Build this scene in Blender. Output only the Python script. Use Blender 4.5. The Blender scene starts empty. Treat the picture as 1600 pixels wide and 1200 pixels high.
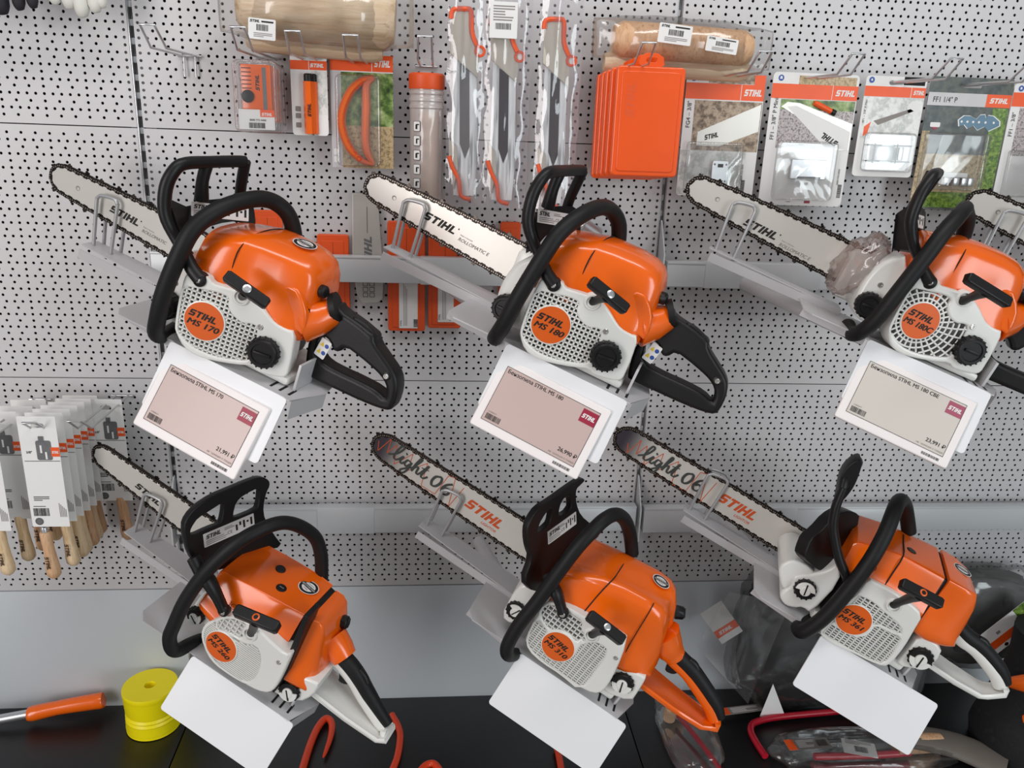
# Chainsaw display on a perforated shop wall. Units: metres in the world, millimetres inside the builders (scaled on build).
import bpy, bmesh, math, random
from mathutils import Vector, Matrix, Euler, noise
import numpy as np
random.seed(7)
scene = bpy.context.scene
COL = scene.collection

# ---------------------------------------------------------------- camera, world, lights, exposure
cam_d = bpy.data.cameras.new('camera'); cam = bpy.data.objects.new('camera', cam_d); COL.objects.link(cam)
cam.location = (0.548565, -1.638977, 0.516119)
cam.rotation_mode = 'XYZ'
cam.matrix_world = Matrix.Translation(cam.location) @ (Euler((1.264070, 0, -0.0977973), 'XYZ').to_matrix() @ Matrix.Rotation(0.037988, 3, 'Z')).to_4x4()
cam_d.sensor_width = 36; cam_d.lens = 36 * 1276.3 / 1600; cam_d.clip_start = 0.05
scene.camera = cam
world = bpy.data.worlds.new('shop_light'); scene.world = world; world.use_nodes = True
bg = world.node_tree.nodes['Background']; bg.inputs[0].default_value = (0.93, 0.97, 1.0, 1); bg.inputs[1].default_value = 0.25
def area(name, loc, target, size, power, color):
    d = bpy.data.lights.new(name, 'AREA'); d.shape = 'RECTANGLE'; d.size, d.size_y = size; d.energy = power; d.color = color
    o = bpy.data.objects.new(name, d); COL.objects.link(o); o.location = loc
    o.rotation_euler = (Vector(target) - Vector(loc)).to_track_quat('-Z', 'Y').to_euler(); return o
area('shop_window_light', (-1.9, -3.0, 0.7), (0.5, 0, -0.1), (1.3, 2.4), 70, (1.0, 0.95, 0.94))
area('ceiling_light_row', (0.9, -1.25, 2.2), (0.6, -0.2, 0.0), (2.6, 0.35), 30, (1.0, 0.98, 0.97))
area('far_window_light', (2.9, -3.2, 0.3), (0.9, 0, -0.2), (1.0, 2.2), 46, (0.88, 0.97, 1.0))
scene.view_settings.view_transform = 'Standard'; scene.view_settings.look = 'None'
scene.view_settings.exposure = -0.18; scene.view_settings.gamma = 1.0; scene.view_settings.use_curve_mapping = False

# ---------------------------------------------------------------- materials
def srgb(h):
    c = [int(h[i:i+2], 16) / 255 for i in (0, 2, 4)]
    return [x / 12.92 if x <= .04045 else ((x + .055) / 1.055) ** 2.4 for x in c]
MATS = {}
def mat(name, hexc, rough=.5, metal=0., var=.06, scale=40., bump=0., coat=0., alpha=1., spec=.5):
    m = bpy.data.materials.new(name); m.use_nodes = True; nt = m.node_tree; b = nt.nodes['Principled BSDF']
    c = srgb(hexc)
    tc = nt.nodes.new('ShaderNodeTexCoord'); n = nt.nodes.new('ShaderNodeTexNoise'); n.inputs['Scale'].default_value = scale; n.inputs['Detail'].default_value = 4
    nt.links.new(tc.outputs['Object'], n.inputs['Vector'])
    r = nt.nodes.new('ShaderNodeMixRGB'); r.inputs[1].default_value = [x * (1 - var) for x in c] + [1]; r.inputs[2].default_value = [min(1, x * (1 + var)) for x in c] + [1]
    nt.links.new(n.outputs['Fac'], r.inputs[0]); nt.links.new(r.outputs[0], b.inputs['Base Color'])
    b.inputs['Roughness'].default_value = rough; b.inputs['Metallic'].default_value = metal; b.inputs['Coat Weight'].default_value = coat; b.inputs['Coat Roughness'].default_value = .12
    b.inputs['Specular IOR Level'].default_value = spec
    b.inputs['Alpha'].default_value = alpha
    if bump:
        bp = nt.nodes.new('ShaderNodeBump'); bp.inputs['Strength'].default_value = bump; bp.inputs['Distance'].default_value = .0006
        n2 = nt.nodes.new('ShaderNodeTexNoise'); n2.inputs['Scale'].default_value = scale * 12
        nt.links.new(tc.outputs['Object'], n2.inputs['Vector']); nt.links.new(n2.outputs['Fac'], bp.inputs['Height']); nt.links.new(bp.outputs[0], b.inputs['Normal'])
    MATS[name] = m; return m
mat('panel_grey', 'C9C7C8', .42, 0, .03, 6, .15); mat('steel_grey', 'C9CCCE', .3, .1, .03, 10); mat('solid_grey', 'C6CBCF', .45, 0, .03, 4)
mat('dark_gap', '0B0A0B', .9, 0, .02); mat('black_shelf', '151416', .35, 0, .1, 8, .05)
mat('orange', 'EE6408', .24, 0, .04, 18, 0, .5); mat('white_plastic', 'E4E3DE', .3, 0, .02, 20, 0, .2); mat('black_plastic', '161415', .42, 0, .12, 50, .25, spec=.35)
mat('black_rubber', '121112', .55, 0, .1, 60, .3, spec=.35); mat('shadow_grey', '5C5C5B', .6, 0, .15, 60); mat('bar_steel', 'DAD6CF', .32, .3, .03, 9, .05)
mat('chain_steel', '2A2320', .36, .7, .3, 90); mat('rivet', 'A79C92', .35, .8, .1); mat('tooth', '4a433e', .3, .85, .2)
mat('chrome', 'D2D2D4', .32, .9, .03); mat('wire_grey', 'B3B3B5', .35, .45, .04); mat('bracket_paint', 'C4C2C4', .4, .1, .03, 12)
mat('plate_white', 'E6E6E8', .35, 0, .01, 5); mat('tag_white', 'F0E9E7', .4, 0, .01); mat('tag_screen', 'C7AFA9', .3, 0, .02, 5); mat('tag_screen_pale', 'D3CBC3', .3, 0, .02, 5)
mat('ink', '17140F', .6, 0, 0); mat('ink_grey', '8C8580', .6, 0, 0); mat('tag_red', '9C1F3C', .4, 0, 0); mat('tag_rose', 'A8566A', .4, 0, 0); mat('paper', 'E9E8E6', .6, 0, .01)
mat('badge', 'DC5E18', .35, 0, .03); mat('ink_orange', 'D2551F', .5, 0, .02); mat('smoke_bar', '56515A', .4, .2, .1)
mat('chain_blue', '5C7F95', .4, 0, .1); mat('groove_shade_grey', '8F8F8C', .6, 0, .1, 60); mat('screw', 'C9C6C2', .28, .8, .05); mat('yellow', 'FFEA08', .4, 0, .04, 25); mat('blue', '2B4FA0', .4, 0, 0); mat('warn_yellow', 'E2C322', .5, 0, 0)

def printed_bar(name, nose):
    """steel bar with a dark violet airbrushed tip fading into bare steel (a print, fixed to the bar)"""
    m = mat(name, 'D8D5CE', .36, .2, .03, 9) or MATS[name]; nt = m.node_tree; b = nt.nodes['Principled BSDF']; src = b.inputs['Base Color'].links[0].from_socket
    tc = nt.nodes.new('ShaderNodeTexCoord'); sp = nt.nodes.new('ShaderNodeSeparateXYZ'); nt.links.new(tc.outputs['Object'], sp.inputs[0])
    mr = nt.nodes.new('ShaderNodeMapRange'); mr.interpolation_type = 'SMOOTHSTEP'; mr.inputs[1].default_value = (nose + 15)*.001; mr.inputs[2].default_value = (nose + 92)*.001; nt.links.new(sp.outputs[0], mr.inputs[0])
    mx = nt.nodes.new('ShaderNodeMixRGB'); mx.inputs[1].default_value = srgb('3B3640') + [1]; nt.links.new(mr.outputs[0], mx.inputs[0]); nt.links.new(src, mx.inputs[2]); nt.links.new(mx.outputs[0], b.inputs['Base Color'])
printed_bar('bar_print_long', -528); printed_bar('bar_print', -500)

# ---------------------------------------------------------------- mesh builder (mm)
def catmull(P, n=6, closed=False):
    P = [Vector(p) for p in P]; N = len(P); out = []
    rng = range(N) if closed else range(N - 1)
    for i in rng:
        if closed: a, b, c, d = P[i-1], P[i], P[(i+1) % N], P[(i+2) % N]
        else: a, b, c, d = P[max(i-1, 0)], P[i], P[i+1], P[min(i+2, N-1)]
        for k in range(n):
            t = k / n; out.append(.5 * ((2*b) + (c-a)*t + (2*a-5*b+4*c-d)*t*t + (3*b-a-3*c+d)*t**3))
    if not closed: out.append(P[-1])
    return out
def chaikin(P, n=2, keep=()):
    P = [Vector(p) for p in P]
    for _ in range(n):
        Q = []
        for i in range(len(P)):
            a, b = P[i], P[(i+1) % len(P)]; Q += [a*.75 + b*.25, a*.25 + b*.75]
        P = Q
    return P
def frame(o, x, y, z=None):
    x = Vector(x).normalized(); y = Vector(y); z = x.cross(y).normalized() if z is None else Vector(z).normalized(); y = z.cross(x).normalized()
    M = Matrix.Identity(4)
    for i in range(3): M[i][0], M[i][1], M[i][2], M[i][3] = x[i], y[i], z[i], o[i]
    return M
class MB:
    def __init__(s): s.V = []; s.Fc = []; s.Mi = []; s.mats = []
    def mi(s, m):
        if m not in s.mats: s.mats.append(m)
        return s.mats.index(m)
    def add(s, V, F, m, M=None):
        b = len(s.V); s.V += [tuple(M @ Vector(v)) if M is not None else tuple(v) for v in V]
        k = s.mi(m); s.Fc += [[i + b for i in f] for f in F]; s.Mi += [k] * len(F); return s
    def bm(s, bm, m, M=None):
        bm.verts.index_update(); s.add([v.co.copy() for v in bm.verts], [[v.index for v in f.verts] for f in bm.faces], m, M); bm.free(); return s
    def box(s, c, size, m, M=None, bev=0., seg=2):
        bm = bmesh.new(); bmesh.ops.create_cube(bm, size=1)
        for v in bm.verts: v.co = Vector((v.co[i] * size[i] for i in range(3)))
        if bev: bmesh.ops.bevel(bm, geom=bm.edges[:], offset=min(bev, min(size) * .49), segments=seg, affect='EDGES', profile=.5)
        T = Matrix.Translation(c) if M is None else M @ Matrix.Translation(c)
        return s.bm(bm, m, T)
    def lathe(s, M, prof, m, seg=24, cap=True):
        V = []; F = []; n = len(prof)
        for r, z in prof:
            for k in range(seg): a = 2*math.pi*k/seg; V.append((r*math.cos(a), r*math.sin(a), z))
        for i in range(n-1):
            for k in range(seg): k2 = (k+1) % seg; F.append([i*seg+k, i*seg+k2, (i+1)*seg+k2, (i+1)*seg+k])
        if cap: F.append(list(range(seg))[::-1]); F.append([(n-1)*seg+k for k in range(seg)])
        return s.add(V, F, m, M)
    def cyl(s, a, b, r, m, seg=20, bev=0.):
        a, b = Vector(a), Vector(b); z = (b-a); L = z.length; q = z.to_track_quat('Z', 'Y').to_matrix().to_4x4(); M = Matrix.Translation(a) @ q
        pr = [(r-bev, 0), (r, bev), (r, L-bev), (r-bev, L)] if bev else [(r, 0), (r, L)]
        return s.lathe(M, pr, m, seg)
    def tube(s, path, r, m, seg=12, sub=0, closed=False, flat=1., nrm=None):
        P = catmull(path, sub, closed) if sub else [Vector(p) for p in path]
        n = len(P); R = r if isinstance(r, (list, tuple)) else [r]*n
        if len(R) != n: R = [R[min(int(i/(n-1)*(len(R)-1)), len(R)-2)] * (1 - (i/(n-1)*(len(R)-1) - min(int(i/(n-1)*(len(R)-1)), len(R)-2))) + R[min(int(i/(n-1)*(len(R)-1)), len(R)-2)+1] * (i/(n-1)*(len(R)-1) - min(int(i/(n-1)*(len(R)-1)), len(R)-2)) for i in range(n)]
        V = []; F = []; up = None
        for i in range(n):
            t = (P[(i+1) % n] - P[i-1]) if closed else (P[min(i+1, n-1)] - P[max(i-1, 0)])
            t.normalize()
            if up is None:
                up = Vector(nrm) if nrm else (Vector((0, 0, 1)) if abs(t.z) < .9 else Vector((1, 0, 0)))
            if nrm: up = Vector(nrm)
            up = (up - t*up.dot(t)).normalized(); sd = t.cross(up)
            for k in range(seg): a = 2*math.pi*k/seg; V.append(P[i] + up*math.cos(a)*R[i]*flat + sd*math.sin(a)*R[i])
        for i in range(n if closed else n-1):
            j = (i+1) % n
            for k in range(seg): k2 = (k+1) % seg; F.append([i*seg+k, i*seg+k2, j*seg+k2, j*seg+k])
        if not closed: F.append(list(range(seg))[::-1]); F.append([(n-1)*seg+k for k in range(seg)])
        return s.add(V, F, m)
    def loft(s, rings, m, cap=True):
        V = [v for r in rings for v in r]; k = len(rings[0]); F = []
        for i in range(len(rings)-1):
            for j in range(k): j2 = (j+1) % k; F.append([i*k+j, i*k+j2, (i+1)*k+j2, (i+1)*k+j])
        if cap: F.append(list(range(k))[::-1]); F.append([(len(rings)-1)*k+j for j in range(k)])
        return s.add(V, F, m)
    def prism(s, M, polys, z0, z1, m, bev=0., seg=2):
        cu = bpy.data.curves.new('c', 'CURVE'); cu.dimensions = '2D'; cu.fill_mode = 'BOTH'
        cu.extrude = abs(z1-z0)/2 - bev; cu.bevel_depth = bev; cu.bevel_resolution = seg; cu.offset = -bev
        for P in polys:
            sp = cu.splines.new('POLY'); sp.points.add(len(P)-1); sp.use_cyclic_u = True
            for k, q in enumerate(P): sp.points[k].co = (q[0], q[1], 0, 1)
        o = bpy.data.objects.new('c', cu); me = bpy.data.meshes.new_from_object(o)
        s.add([v.co.copy() for v in me.vertices], [list(p.vertices) for p in me.polygons], m, M @ Matrix.Translation((0, 0, (z0+z1)/2)))
        bpy.data.objects.remove(o); bpy.data.curves.remove(cu); bpy.data.meshes.remove(me); return s
    def flat(s, M, P, z, m): return s.add([(q[0], q[1], z) for q in P], [list(range(len(P)))], m, M)
    def rect(s, M, x0, y0, x1, y1, z, m): return s.flat(M, [(x0, y0), (x1, y0), (x1, y1), (x0, y1)], z, m)
    def disc(s, M, c, r, z, m, seg=32, ry=None): return s.flat(M, [(c[0]+r*math.cos(2*math.pi*k/seg), c[1]+(ry or r)*math.sin(2*math.pi*k/seg)) for k in range(seg)], z, m)
    def text(s, M, t, size, m, z=0., bold=0., shear=0., align='LEFT', sx=1.):
        cu = bpy.data.curves.new('t', 'FONT'); cu.body = t; cu.size = size; cu.shear = shear; cu.align_x = align; cu.fill_mode = 'FRONT'; cu.resolution_u = 3
        o = bpy.data.objects.new('t', cu); me = bpy.data.meshes.new_from_object(o)
        for k, (dx, dy) in enumerate(((0, 0), (1, 0), (-1, 0), (0, 1), (0, -1)) if bold else ((0, 0),)):   # heavier strokes from small offsets
            s.add([(v.co.x*sx + dx*bold*size, v.co.y + dy*bold*size*.6, z + .01*k) for v in me.vertices], [list(p.vertices) for p in me.polygons], m, M)
        bpy.data.objects.remove(o); bpy.data.curves.remove(cu); bpy.data.meshes.remove(me); return s
    def logo(s, M, h, m, z=0., sx=1., shear=.28, reg=False):
        L = {'S': [(0, 0), (.66, 0), (.76, .1), (.76, .52), (.66, .62), (.25, .62), (.25, .77), (.76, .77), (.76, 1), (.1, 1), (0, .9), (0, .48), (.1, .38), (.51, .38), (.51, .23), (0, .23)],
             'T': [(.26, 0), (.52, 0), (.52, .77), (.78, .77), (.78, 1), (0, 1), (0, .77), (.26, .77)], 'I': [(0, 0), (.26, 0), (.26, 1), (0, 1)],
             'H': [(0, 0), (.26, 0), (.26, .38), (.54, .38), (.54, 0), (.8, 0), (.8, 1), (.54, 1), (.54, .62), (.26, .62), (.26, 1), (0, 1)],
             'L': [(0, 0), (.68, 0), (.68, .23), (.26, .23), (.26, 1), (0, 1)]}
        x = 0.
        for ch, w in zip('STIHL', (.76, .78, .26, .8, .68)):
            s.flat(M, [((px + x + py*shear)*h*sx, py*h) for px, py in L[ch]], z, m); x += w + .1
        if reg: s.disc(M, ((x+.22)*h*sx, .92*h), .1*h, z, m, 10)
        return s
    def build(s, name, parent=None, ang=38, smooth=True):
        me = bpy.data.meshes.new(name); me.from_pydata([(x*.001, y*.001, z*.001) for x, y, z in s.V], [], s.Fc)
        for m in s.mats: me.materials.append(MATS[m])
        me.polygons.foreach_set('material_index', s.Mi)
        if smooth:
            me.polygons.foreach_set('use_smooth', [True]*len(me.polygons)); me.set_sharp_from_angle(angle=math.radians(ang))
        me.update(); o = bpy.data.objects.new(name, me); COL.objects.link(o)
        if parent: o.parent = parent
        return o
def tag(o, label=None, cat=None, group=None, kind=None):
    if label: o['label'] = label
    if cat: o['category'] = cat
    if group: o['group'] = group
    if kind: o['kind'] = kind
    return o
def thing(name, label, cat, loc=(0, 0, 0), rot=(0, 0, 0), group=None):
    o = bpy.data.objects.new(name, None); COL.objects.link(o); o.location = loc; o.rotation_euler = [math.radians(a) for a in rot]; o.empty_display_size = .02
    return tag(o, label, cat, group)
def copy_tree(o, parent=None):
    c = o.copy(); COL.objects.link(c)
    if parent: c.parent = parent
    for ch in list(o.children): copy_tree(ch, c)
    return c
SM = lambda d: frame((0, d, 0), (1, 0, 0), (0, 0, 1))                 # side plane: (along, up, towards viewer)
CM = lambda a: frame((a, 0, 0), (0, 1, 0), (0, 0, 1))                 # cross plane: (across, up, rearwards)
def rrect(x0, y0, x1, y1, r, n=4):
    P = []
    for cx, cy, a0 in ((x1-r, y1-r, 0), (x0+r, y1-r, 90), (x0+r, y0+r, 180), (x1-r, y0+r, 270)):
        for k in range(n+1): a = math.radians(a0 + 90*k/n); P.append((cx + r*math.cos(a), cy + r*math.sin(a)))
    return P
def circ(c, r, n=32): return [(c[0]+r*math.cos(2*math.pi*k/n), c[1]+r*math.sin(2*math.pi*k/n)) for k in range(n)]
def clip_segments(poly, axis, val):
    """intervals of the line coord[axis]=val inside poly"""
    o = 1-axis; X = []
    for i in range(len(poly)):
        a, b = poly[i], poly[(i+1) % len(poly)]
        if (a[axis] > val) != (b[axis] > val): X.append(a[o] + (val-a[axis])/(b[axis]-a[axis])*(b[o]-a[o]))
    X.sort(); return list(zip(X[::2], X[1::2]))

# ---------------------------------------------------------------- the shelving wall
tag(MB().box((500, 70, -150), (5200, 20, 2600), 'dark_gap').build('wall_back', smooth=False), None, None, None, 'structure')
PH = 486.4
def perforated_mesh():
    V = []; F = []; x0, x1 = 5.5, 994.5; R = 2.75; rows = []
    nr = 37; step = (PH - 31) / (nr - 1)
    for r in range(nr):
        z = PH - 15.5 - r*step; xs = [12.5 + 25*k for k in range(40)] if r % 2 == 0 else [12.5 + 15*k for k in range(66)]
        zt = PH - 1 if r == 0 else z + step/2; zb = 1 if r == nr-1 else z - step/2
        for k, x in enumerate(xs):
            xl = x0 if k == 0 else (xs[k-1] + x)/2; xr = x1 if k == len(xs)-1 else (xs[k+1] + x)/2
            b = len(V); V += [(xr, 0, zt), (xl, 0, zt), (xl, 0, zb), (xr, 0, zb)]
            for dy in (0, 1.3):
                for q in range(12): a = math.radians(45 + 30*q); V.append((x + R*math.cos(a), dy, z + R*math.sin(a)))
            for c in range(4): F.append([b+c, b+(c+1) % 4] + [b+4+(3*c+3-j) % 12 for j in range(4)])
            for q in range(12): q2 = (q+1) % 12; F.append([b+4+q, b+4+q2, b+16+q2, b+16+q])
    mb = MB(); mb.add(V, F, 'panel_grey')
    for (ax, az), (bx, bz) in (((x0, 1), (x1, 1)), ((x1, 1), (x1, PH-1)), ((x1, PH-1), (x0, PH-1)), ((x0, PH-1), (x0, 1))):
        mb.add([(ax, 0, az), (bx, 0, bz), (bx, 18, bz), (ax, 18, az)], [[0, 1, 2, 3]], 'panel_grey')
    return mb
base_panel = perforated_mesh().build('perforated_panel', smooth=False)
first = True
for cx, cn in ((-1, 'left'), (0, 'middle'), (1, 'right')):
    for rz, rn in ((1, 'top'), (0, 'second'), (-1, 'third')):
        o = base_panel if first else base_panel.copy()
        if not first: COL.objects.link(o)
        first = False; o.location = (cx, 0, rz * PH * .001)
        where = {'left': 'left of left slotted upright', 'middle': 'between the slotted uprights', 'right': 'right of right slotted upright'}[cn]
        row = {'top': 'topmost row', 'second': 'second row from top', 'third': 'lowest row'}[rn]
        tag(o, f'grey perforated panel {where}, {row}', 'back panel', 'perforated back panels')
for cx, t in ((-1, 'plain grey metal back panel behind the yellow reel and orange grip'), (0, 'plain grey metal back panel below the middle pegboard, behind the two lower saws'), (1, 'plain grey metal back panel at right behind the bagged goods')):
    o = MB().box((500, 9, -PH-165), (989, 18, 326), 'solid_grey', None, 1.5).build('plain_panel'); o.location = (cx, 0, 0); tag(o, t, 'back panel', 'plain lower back panels')
for cx, t in ((0, 'left slotted steel upright between two columns of pegboard'), (1, 'right slotted steel upright between two columns of pegboard')):
    mb = MB()
    mb.box((-13, 35, 100), (20, 28, 1800), 'steel_grey'); mb.box((13, 35, 100), (20, 28, 1800), 'steel_grey'); mb.box((0, 47, 100), (8, 2, 1800), 'dark_gap')
    for k in range(58): mb.box((0, 12, -790 + k*31.0), (6.4, 6, 11), 'steel_grey', None, .8)
    mb.box((-4.1, 9, 100), (1.6, 16, 1800), 'chrome')
    o = mb.build('slotted_upright'); o.location = (cx, 0, 0); tag(o, t, 'upright', 'slotted uprights')

# clear plastic films
def film(name, tint='F2F0F2', opaque=.16, scale=9., rough=.12, wob=.9, stretch=(1, 1, 1)):
    m = bpy.data.materials.new(name); m.use_nodes = True; nt = m.node_tree; nt.nodes.remove(nt.nodes['Principled BSDF']); out = nt.nodes['Material Output']
    t = nt.nodes.new('ShaderNodeBsdfTransparent'); g = nt.nodes.new('ShaderNodeBsdfGlossy'); d = nt.nodes.new('ShaderNodeBsdfDiffuse'); g.inputs['Roughness'].default_value = rough
    d.inputs[0].default_value = srgb(tint) + [1]; a = nt.nodes.new('ShaderNodeMixShader'); b = nt.nodes.new('ShaderNodeMixShader')
    tc = nt.nodes.new('ShaderNodeTexCoord'); n = nt.nodes.new('ShaderNodeTexNoise'); n.inputs['Scale'].default_value = scale; n.inputs['Detail'].default_value = 2; n.inputs['Distortion'].default_value = 1.2; mp = nt.nodes.new('ShaderNodeMapping'); mp.inputs['Scale'].default_value = stretch; nt.links.new(tc.outputs['Object'], mp.inputs[0]); nt.links.new(mp.outputs[0], n.inputs['Vector'])
    bp = nt.nodes.new('ShaderNodeBump'); bp.inputs['Strength'].default_value = wob; bp.inputs['Distance'].default_value = .02; nt.links.new(n.outputs['Fac'], bp.inputs['Height']); nt.links.new(bp.outputs[0], g.inputs['Normal'])
    lw = nt.nodes.new('ShaderNodeLayerWeight'); lw.inputs[0].default_value = .3; nt.links.new(bp.outputs[0], lw.inputs['Normal'])
    mr = nt.nodes.new('ShaderNodeMapRange'); mr.inputs[3].default_value = .07; mr.inputs[4].default_value = .55; nt.links.new(lw.outputs['Fresnel'], mr.inputs[0])
    a.inputs[0].default_value = opaque; nt.links.new(t.outputs[0], a.inputs[1]); nt.links.new(d.outputs[0], a.inputs[2])
    nt.links.new(mr.outputs[0], b.inputs[0]); nt.links.new(a.outputs[0], b.inputs[1]); nt.links.new(g.outputs[0], b.inputs[2]); nt.links.new(b.outputs[0], out.inputs[0]); MATS[name] = m
film('clear_film', 'F2F0F2', .05, 6., .1, .35); film('blister_film', 'FFFFFF', .04, 5., .05, .3); film('bag_film', 'EDE2EC', .07, 13., .07, .55, (1, 1, .09)); film('wrap_film', '9C786C', .32, 9., .2, .6); film('dusty_film', 'B8B2AE', .035, 6., .15, .4); film('tube_plastic', 'E9DFDA', .45, 5., .2)
# ---------------------------------------------------------------- chainsaw parts (local frame: x to the rear handle, y away from the viewer, z up)
def stadium(nose, root, c0, c1, w0, w1, n=14):
    """guide bar outline: tapering body with a round nose"""
    P = [(root, c1 + w1), (nose + w0*1.25, c0 + w0*1.0)]
    for k in range(1, n): a = math.pi/2 + math.pi*k/n; P.append((nose + w0*1.25 + w0*1.25*math.cos(a), c0 + w0*math.sin(a)))
    P += [(nose + w0*1.25, c0 - w0), (root, c1 - w1)]
    Q = []
    for i in range(len(P)-1):
        a, b = Vector(P[i]), Vector(P[i+1]); m = max(1, int((b-a).length / 25))
        for k in range(m):
            q = a.lerp(b, k/m)
            if i == 0 or i == len(P)-2: q.y += (1 if i == 0 else -1) * 2.0*math.sin(math.pi*k/m)
            Q.append(q)
    return Q + [Vector(P[-1])]
def guide_bar(root, nose, end, c0, c1, w0, w1, dp=70., art=None, holes=True, face='bar_steel'):
    O = stadium(nose, end, c0, c1, w0, w1)
    mb = MB(); M = SM(dp)
    mb.prism(M, [O], -2.2, 2.2, face, .5, 1)
    if art: art(mb, M)
    if holes:
        mb.disc(M, (nose + w0*2.6, c0 - 2), 4.2, 2.5, 'ink_grey', 14); mb.disc(M, (nose + w0*2.6 + .8, c0 - 2.6), 2.8, 2.6, 'bar_steel', 12)
    mb.build('guide_bar', root)
    # chain: walk round the outline, one link per 9.3 mm
    ch = MB(); seg = []; tot = 0.
    for a, b in zip(O[:-1], O[1:]):
        L = (Vector(b)-Vector(a)).length; seg.append((tot, L, Vector(a), Vector(b))); tot += L
    n = int(tot / 8.2); 
    for k in range(n):
        t = (k + .5) * tot / n
        for s0, L, a, b in seg:
            if s0 <= t <= s0 + L: break
        q = a.lerp(b, (t-s0)/L); d = (b-a).normalized(); nn = Vector((d.y, -d.x)); cpos = q + nn*3.2 if nn.dot(q - Vector(((nose+end)/2, (c0+c1)/2))) > 0 else q - nn*3.2
        out = nn if nn.dot(q - Vector(((nose+end)/2, (c0+c1)/2))) > 0 else -nn
        Mk = frame((cpos.x, dp, cpos.y), (d.x, 0, d.y), (0, -1, 0), (out.x, 0, out.y))
        zz = 0 if k % 2 else .8
        ch.box((0, 0, zz - 1.2), (9.8, 6.4 if k % 2 else 4.2, 7.6), 'chain_steel', Mk, .9, 1)
        for e in (-2.4, 2.4): ch.cyl(Mk @ Vector((e, 2.2, -.4)), Mk @ Vector((e, 3.9 if k % 2 else 2.9, -.4)), 1.15, 'rivet', 6)
        if k % 4 == 1:
            V = [(-3.6, 0), (4.2, 0), (4.2, 3.6), (2.2, 6.6), (-.6, 5.6), (-1.6, 2.8), (-2.4, 5.2), (-3.6, 4.8)]
            s_ = 1 if k % 8 == 1 else -1
            bot = [(x, s_*2.9, z+1) for x, z in V]; top = [(x, s_*1.2 - (s_*2 if 1 < x < 5 and z > 4 else 0), z+1) for x, z in V]; m_ = len(V)
            ch.add(bot + top, [list(range(m_))[::-1], list(range(m_, 2*m_))] + [[j, (j+1) % m_, m_+(j+1) % m_, m_+j] for j in range(m_)], 'tooth' if k % 8 == 1 else 'chain_steel', Mk)
    ch.build('saw_chain', root, 30)
def knob_cap(root, name, M, r, h, m='black_plastic', ribs=18, slot=False, mark=None):
    mb = MB(); mb.lathe(M, [(r*.98, -8), (r, 0), (r, h*.72), (r*.93, h*.9), (r*.86, h), (r*.7, h), (r*.66, h*.86), (r*.2, h*.86)], m, 36)
    for k in range(ribs): a = 2*math.pi*k/ribs; mb.cyl(M @ Vector((r*math.cos(a), r*math.sin(a), -2)), M @ Vector((r*math.cos(a), r*math.sin(a), h*.8)), r*.07, m, 6)
    if slot: mb.box((0, 0, h*.9), (r*1.1, r*.2, h*.35), m, M, .6)
    return mb.build(name, root)
def flip_cap(root, name, M, r, a0=0., m='black_plastic'):
    """tool-free filler cap: black ring round a white swivel grip"""
    mb = MB(); mb.lathe(M, [(r, -8), (r, 4), (r*.92, 6.5), (r*.5, 6.5)], m, 32)
    for k in range(14): a = 2*math.pi*k/14; mb.cyl(M @ Vector((r*math.cos(a), r*math.sin(a), -4)), M @ Vector((r*math.cos(a), r*math.sin(a), 4.5)), r*.1, m, 6)
    cap = mb.build(name, root)
    g = MB(); R = M @ Matrix.Rotation(a0, 4, 'Z')
    P = [(r*.94*math.cos(a), r*.94*math.sin(a)) for a in [math.pi*(1.02 + .96*k/12) for k in range(13)]]
    g.prism(R, [P], 5.5, 9, 'white_plastic', .6, 1); g.cyl(R @ Vector((0, 0, 4)), R @ Vector((0, 0, 10)), r*.5, 'white_plastic', 20, .8)
    g.box((0, -r*.2, 10), (r*.12, r*1.15, 1.4), 'black_plastic', R)
    g.build('cap_grip', cap); return cap
def screw(mb, M, r, m='screw'):
    mb.lathe(M, [(r, -2), (r, .8), (r*.8, 1.8), (r*.55, 1.8), (r*.5, .4), (.1, .4)], m, 16)
def grille(mb, M, poly, pu, pv, wu, wv, z, th, m, skip=None, rot=0.):
    """crossing ribs clipped to an outline in plane M"""
    c, s_ = math.cos(rot), math.sin(rot); Q = [(x*c + y*s_, -x*s_ + y*c) for x, y in poly]; R = M @ Matrix.Rotation(rot, 4, 'Z')
    xs = [q[0] for q in Q]; ys = [q[1] for q in Q]
    for ax, p_, w_, lo, hi in ((1, pu, wu, min(ys), max(ys)), (0, pv, wv, min(xs), max(xs))):
        v = lo + p_*.6
        while v < hi:
            for a, b in clip_segments(Q, ax, v):
                if b - a > 2:
                    if ax == 1: mb.box(((a+b)/2, v, z - th/2), (b-a+2, w_, th), m, R)
                    else: mb.box((v, (a+b)/2, z - th/2), (w_, b-a+2, th), m, R)
            v += p_
def badge(root, M, r, lines, sx=1., ang=0.):
    R = M @ Matrix.Rotation(ang, 4, 'Z')
    mb = MB(); mb.lathe(R, [(r, -3), (r, .9), (r*.97, 1.3)], 'white_plastic', 48); mb.disc(R, (0, 0), r*.945, 1.5, 'badge', 48)
    mb.logo(R @ Matrix.Translation((-r*.80, r*.06, 0)), r*.34, 'ink', 1.8, r*1.42/(r*.34*3.96), .28)
    mb.text(R @ Matrix.Translation((-r*.02, -r*.36, 0)), lines, r*.42, 'ink', 1.8, .042, .22, 'CENTER', 1.22 if len(lines) < 7 else 1.04)
    return mb.build('badge_disc', root)
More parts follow.
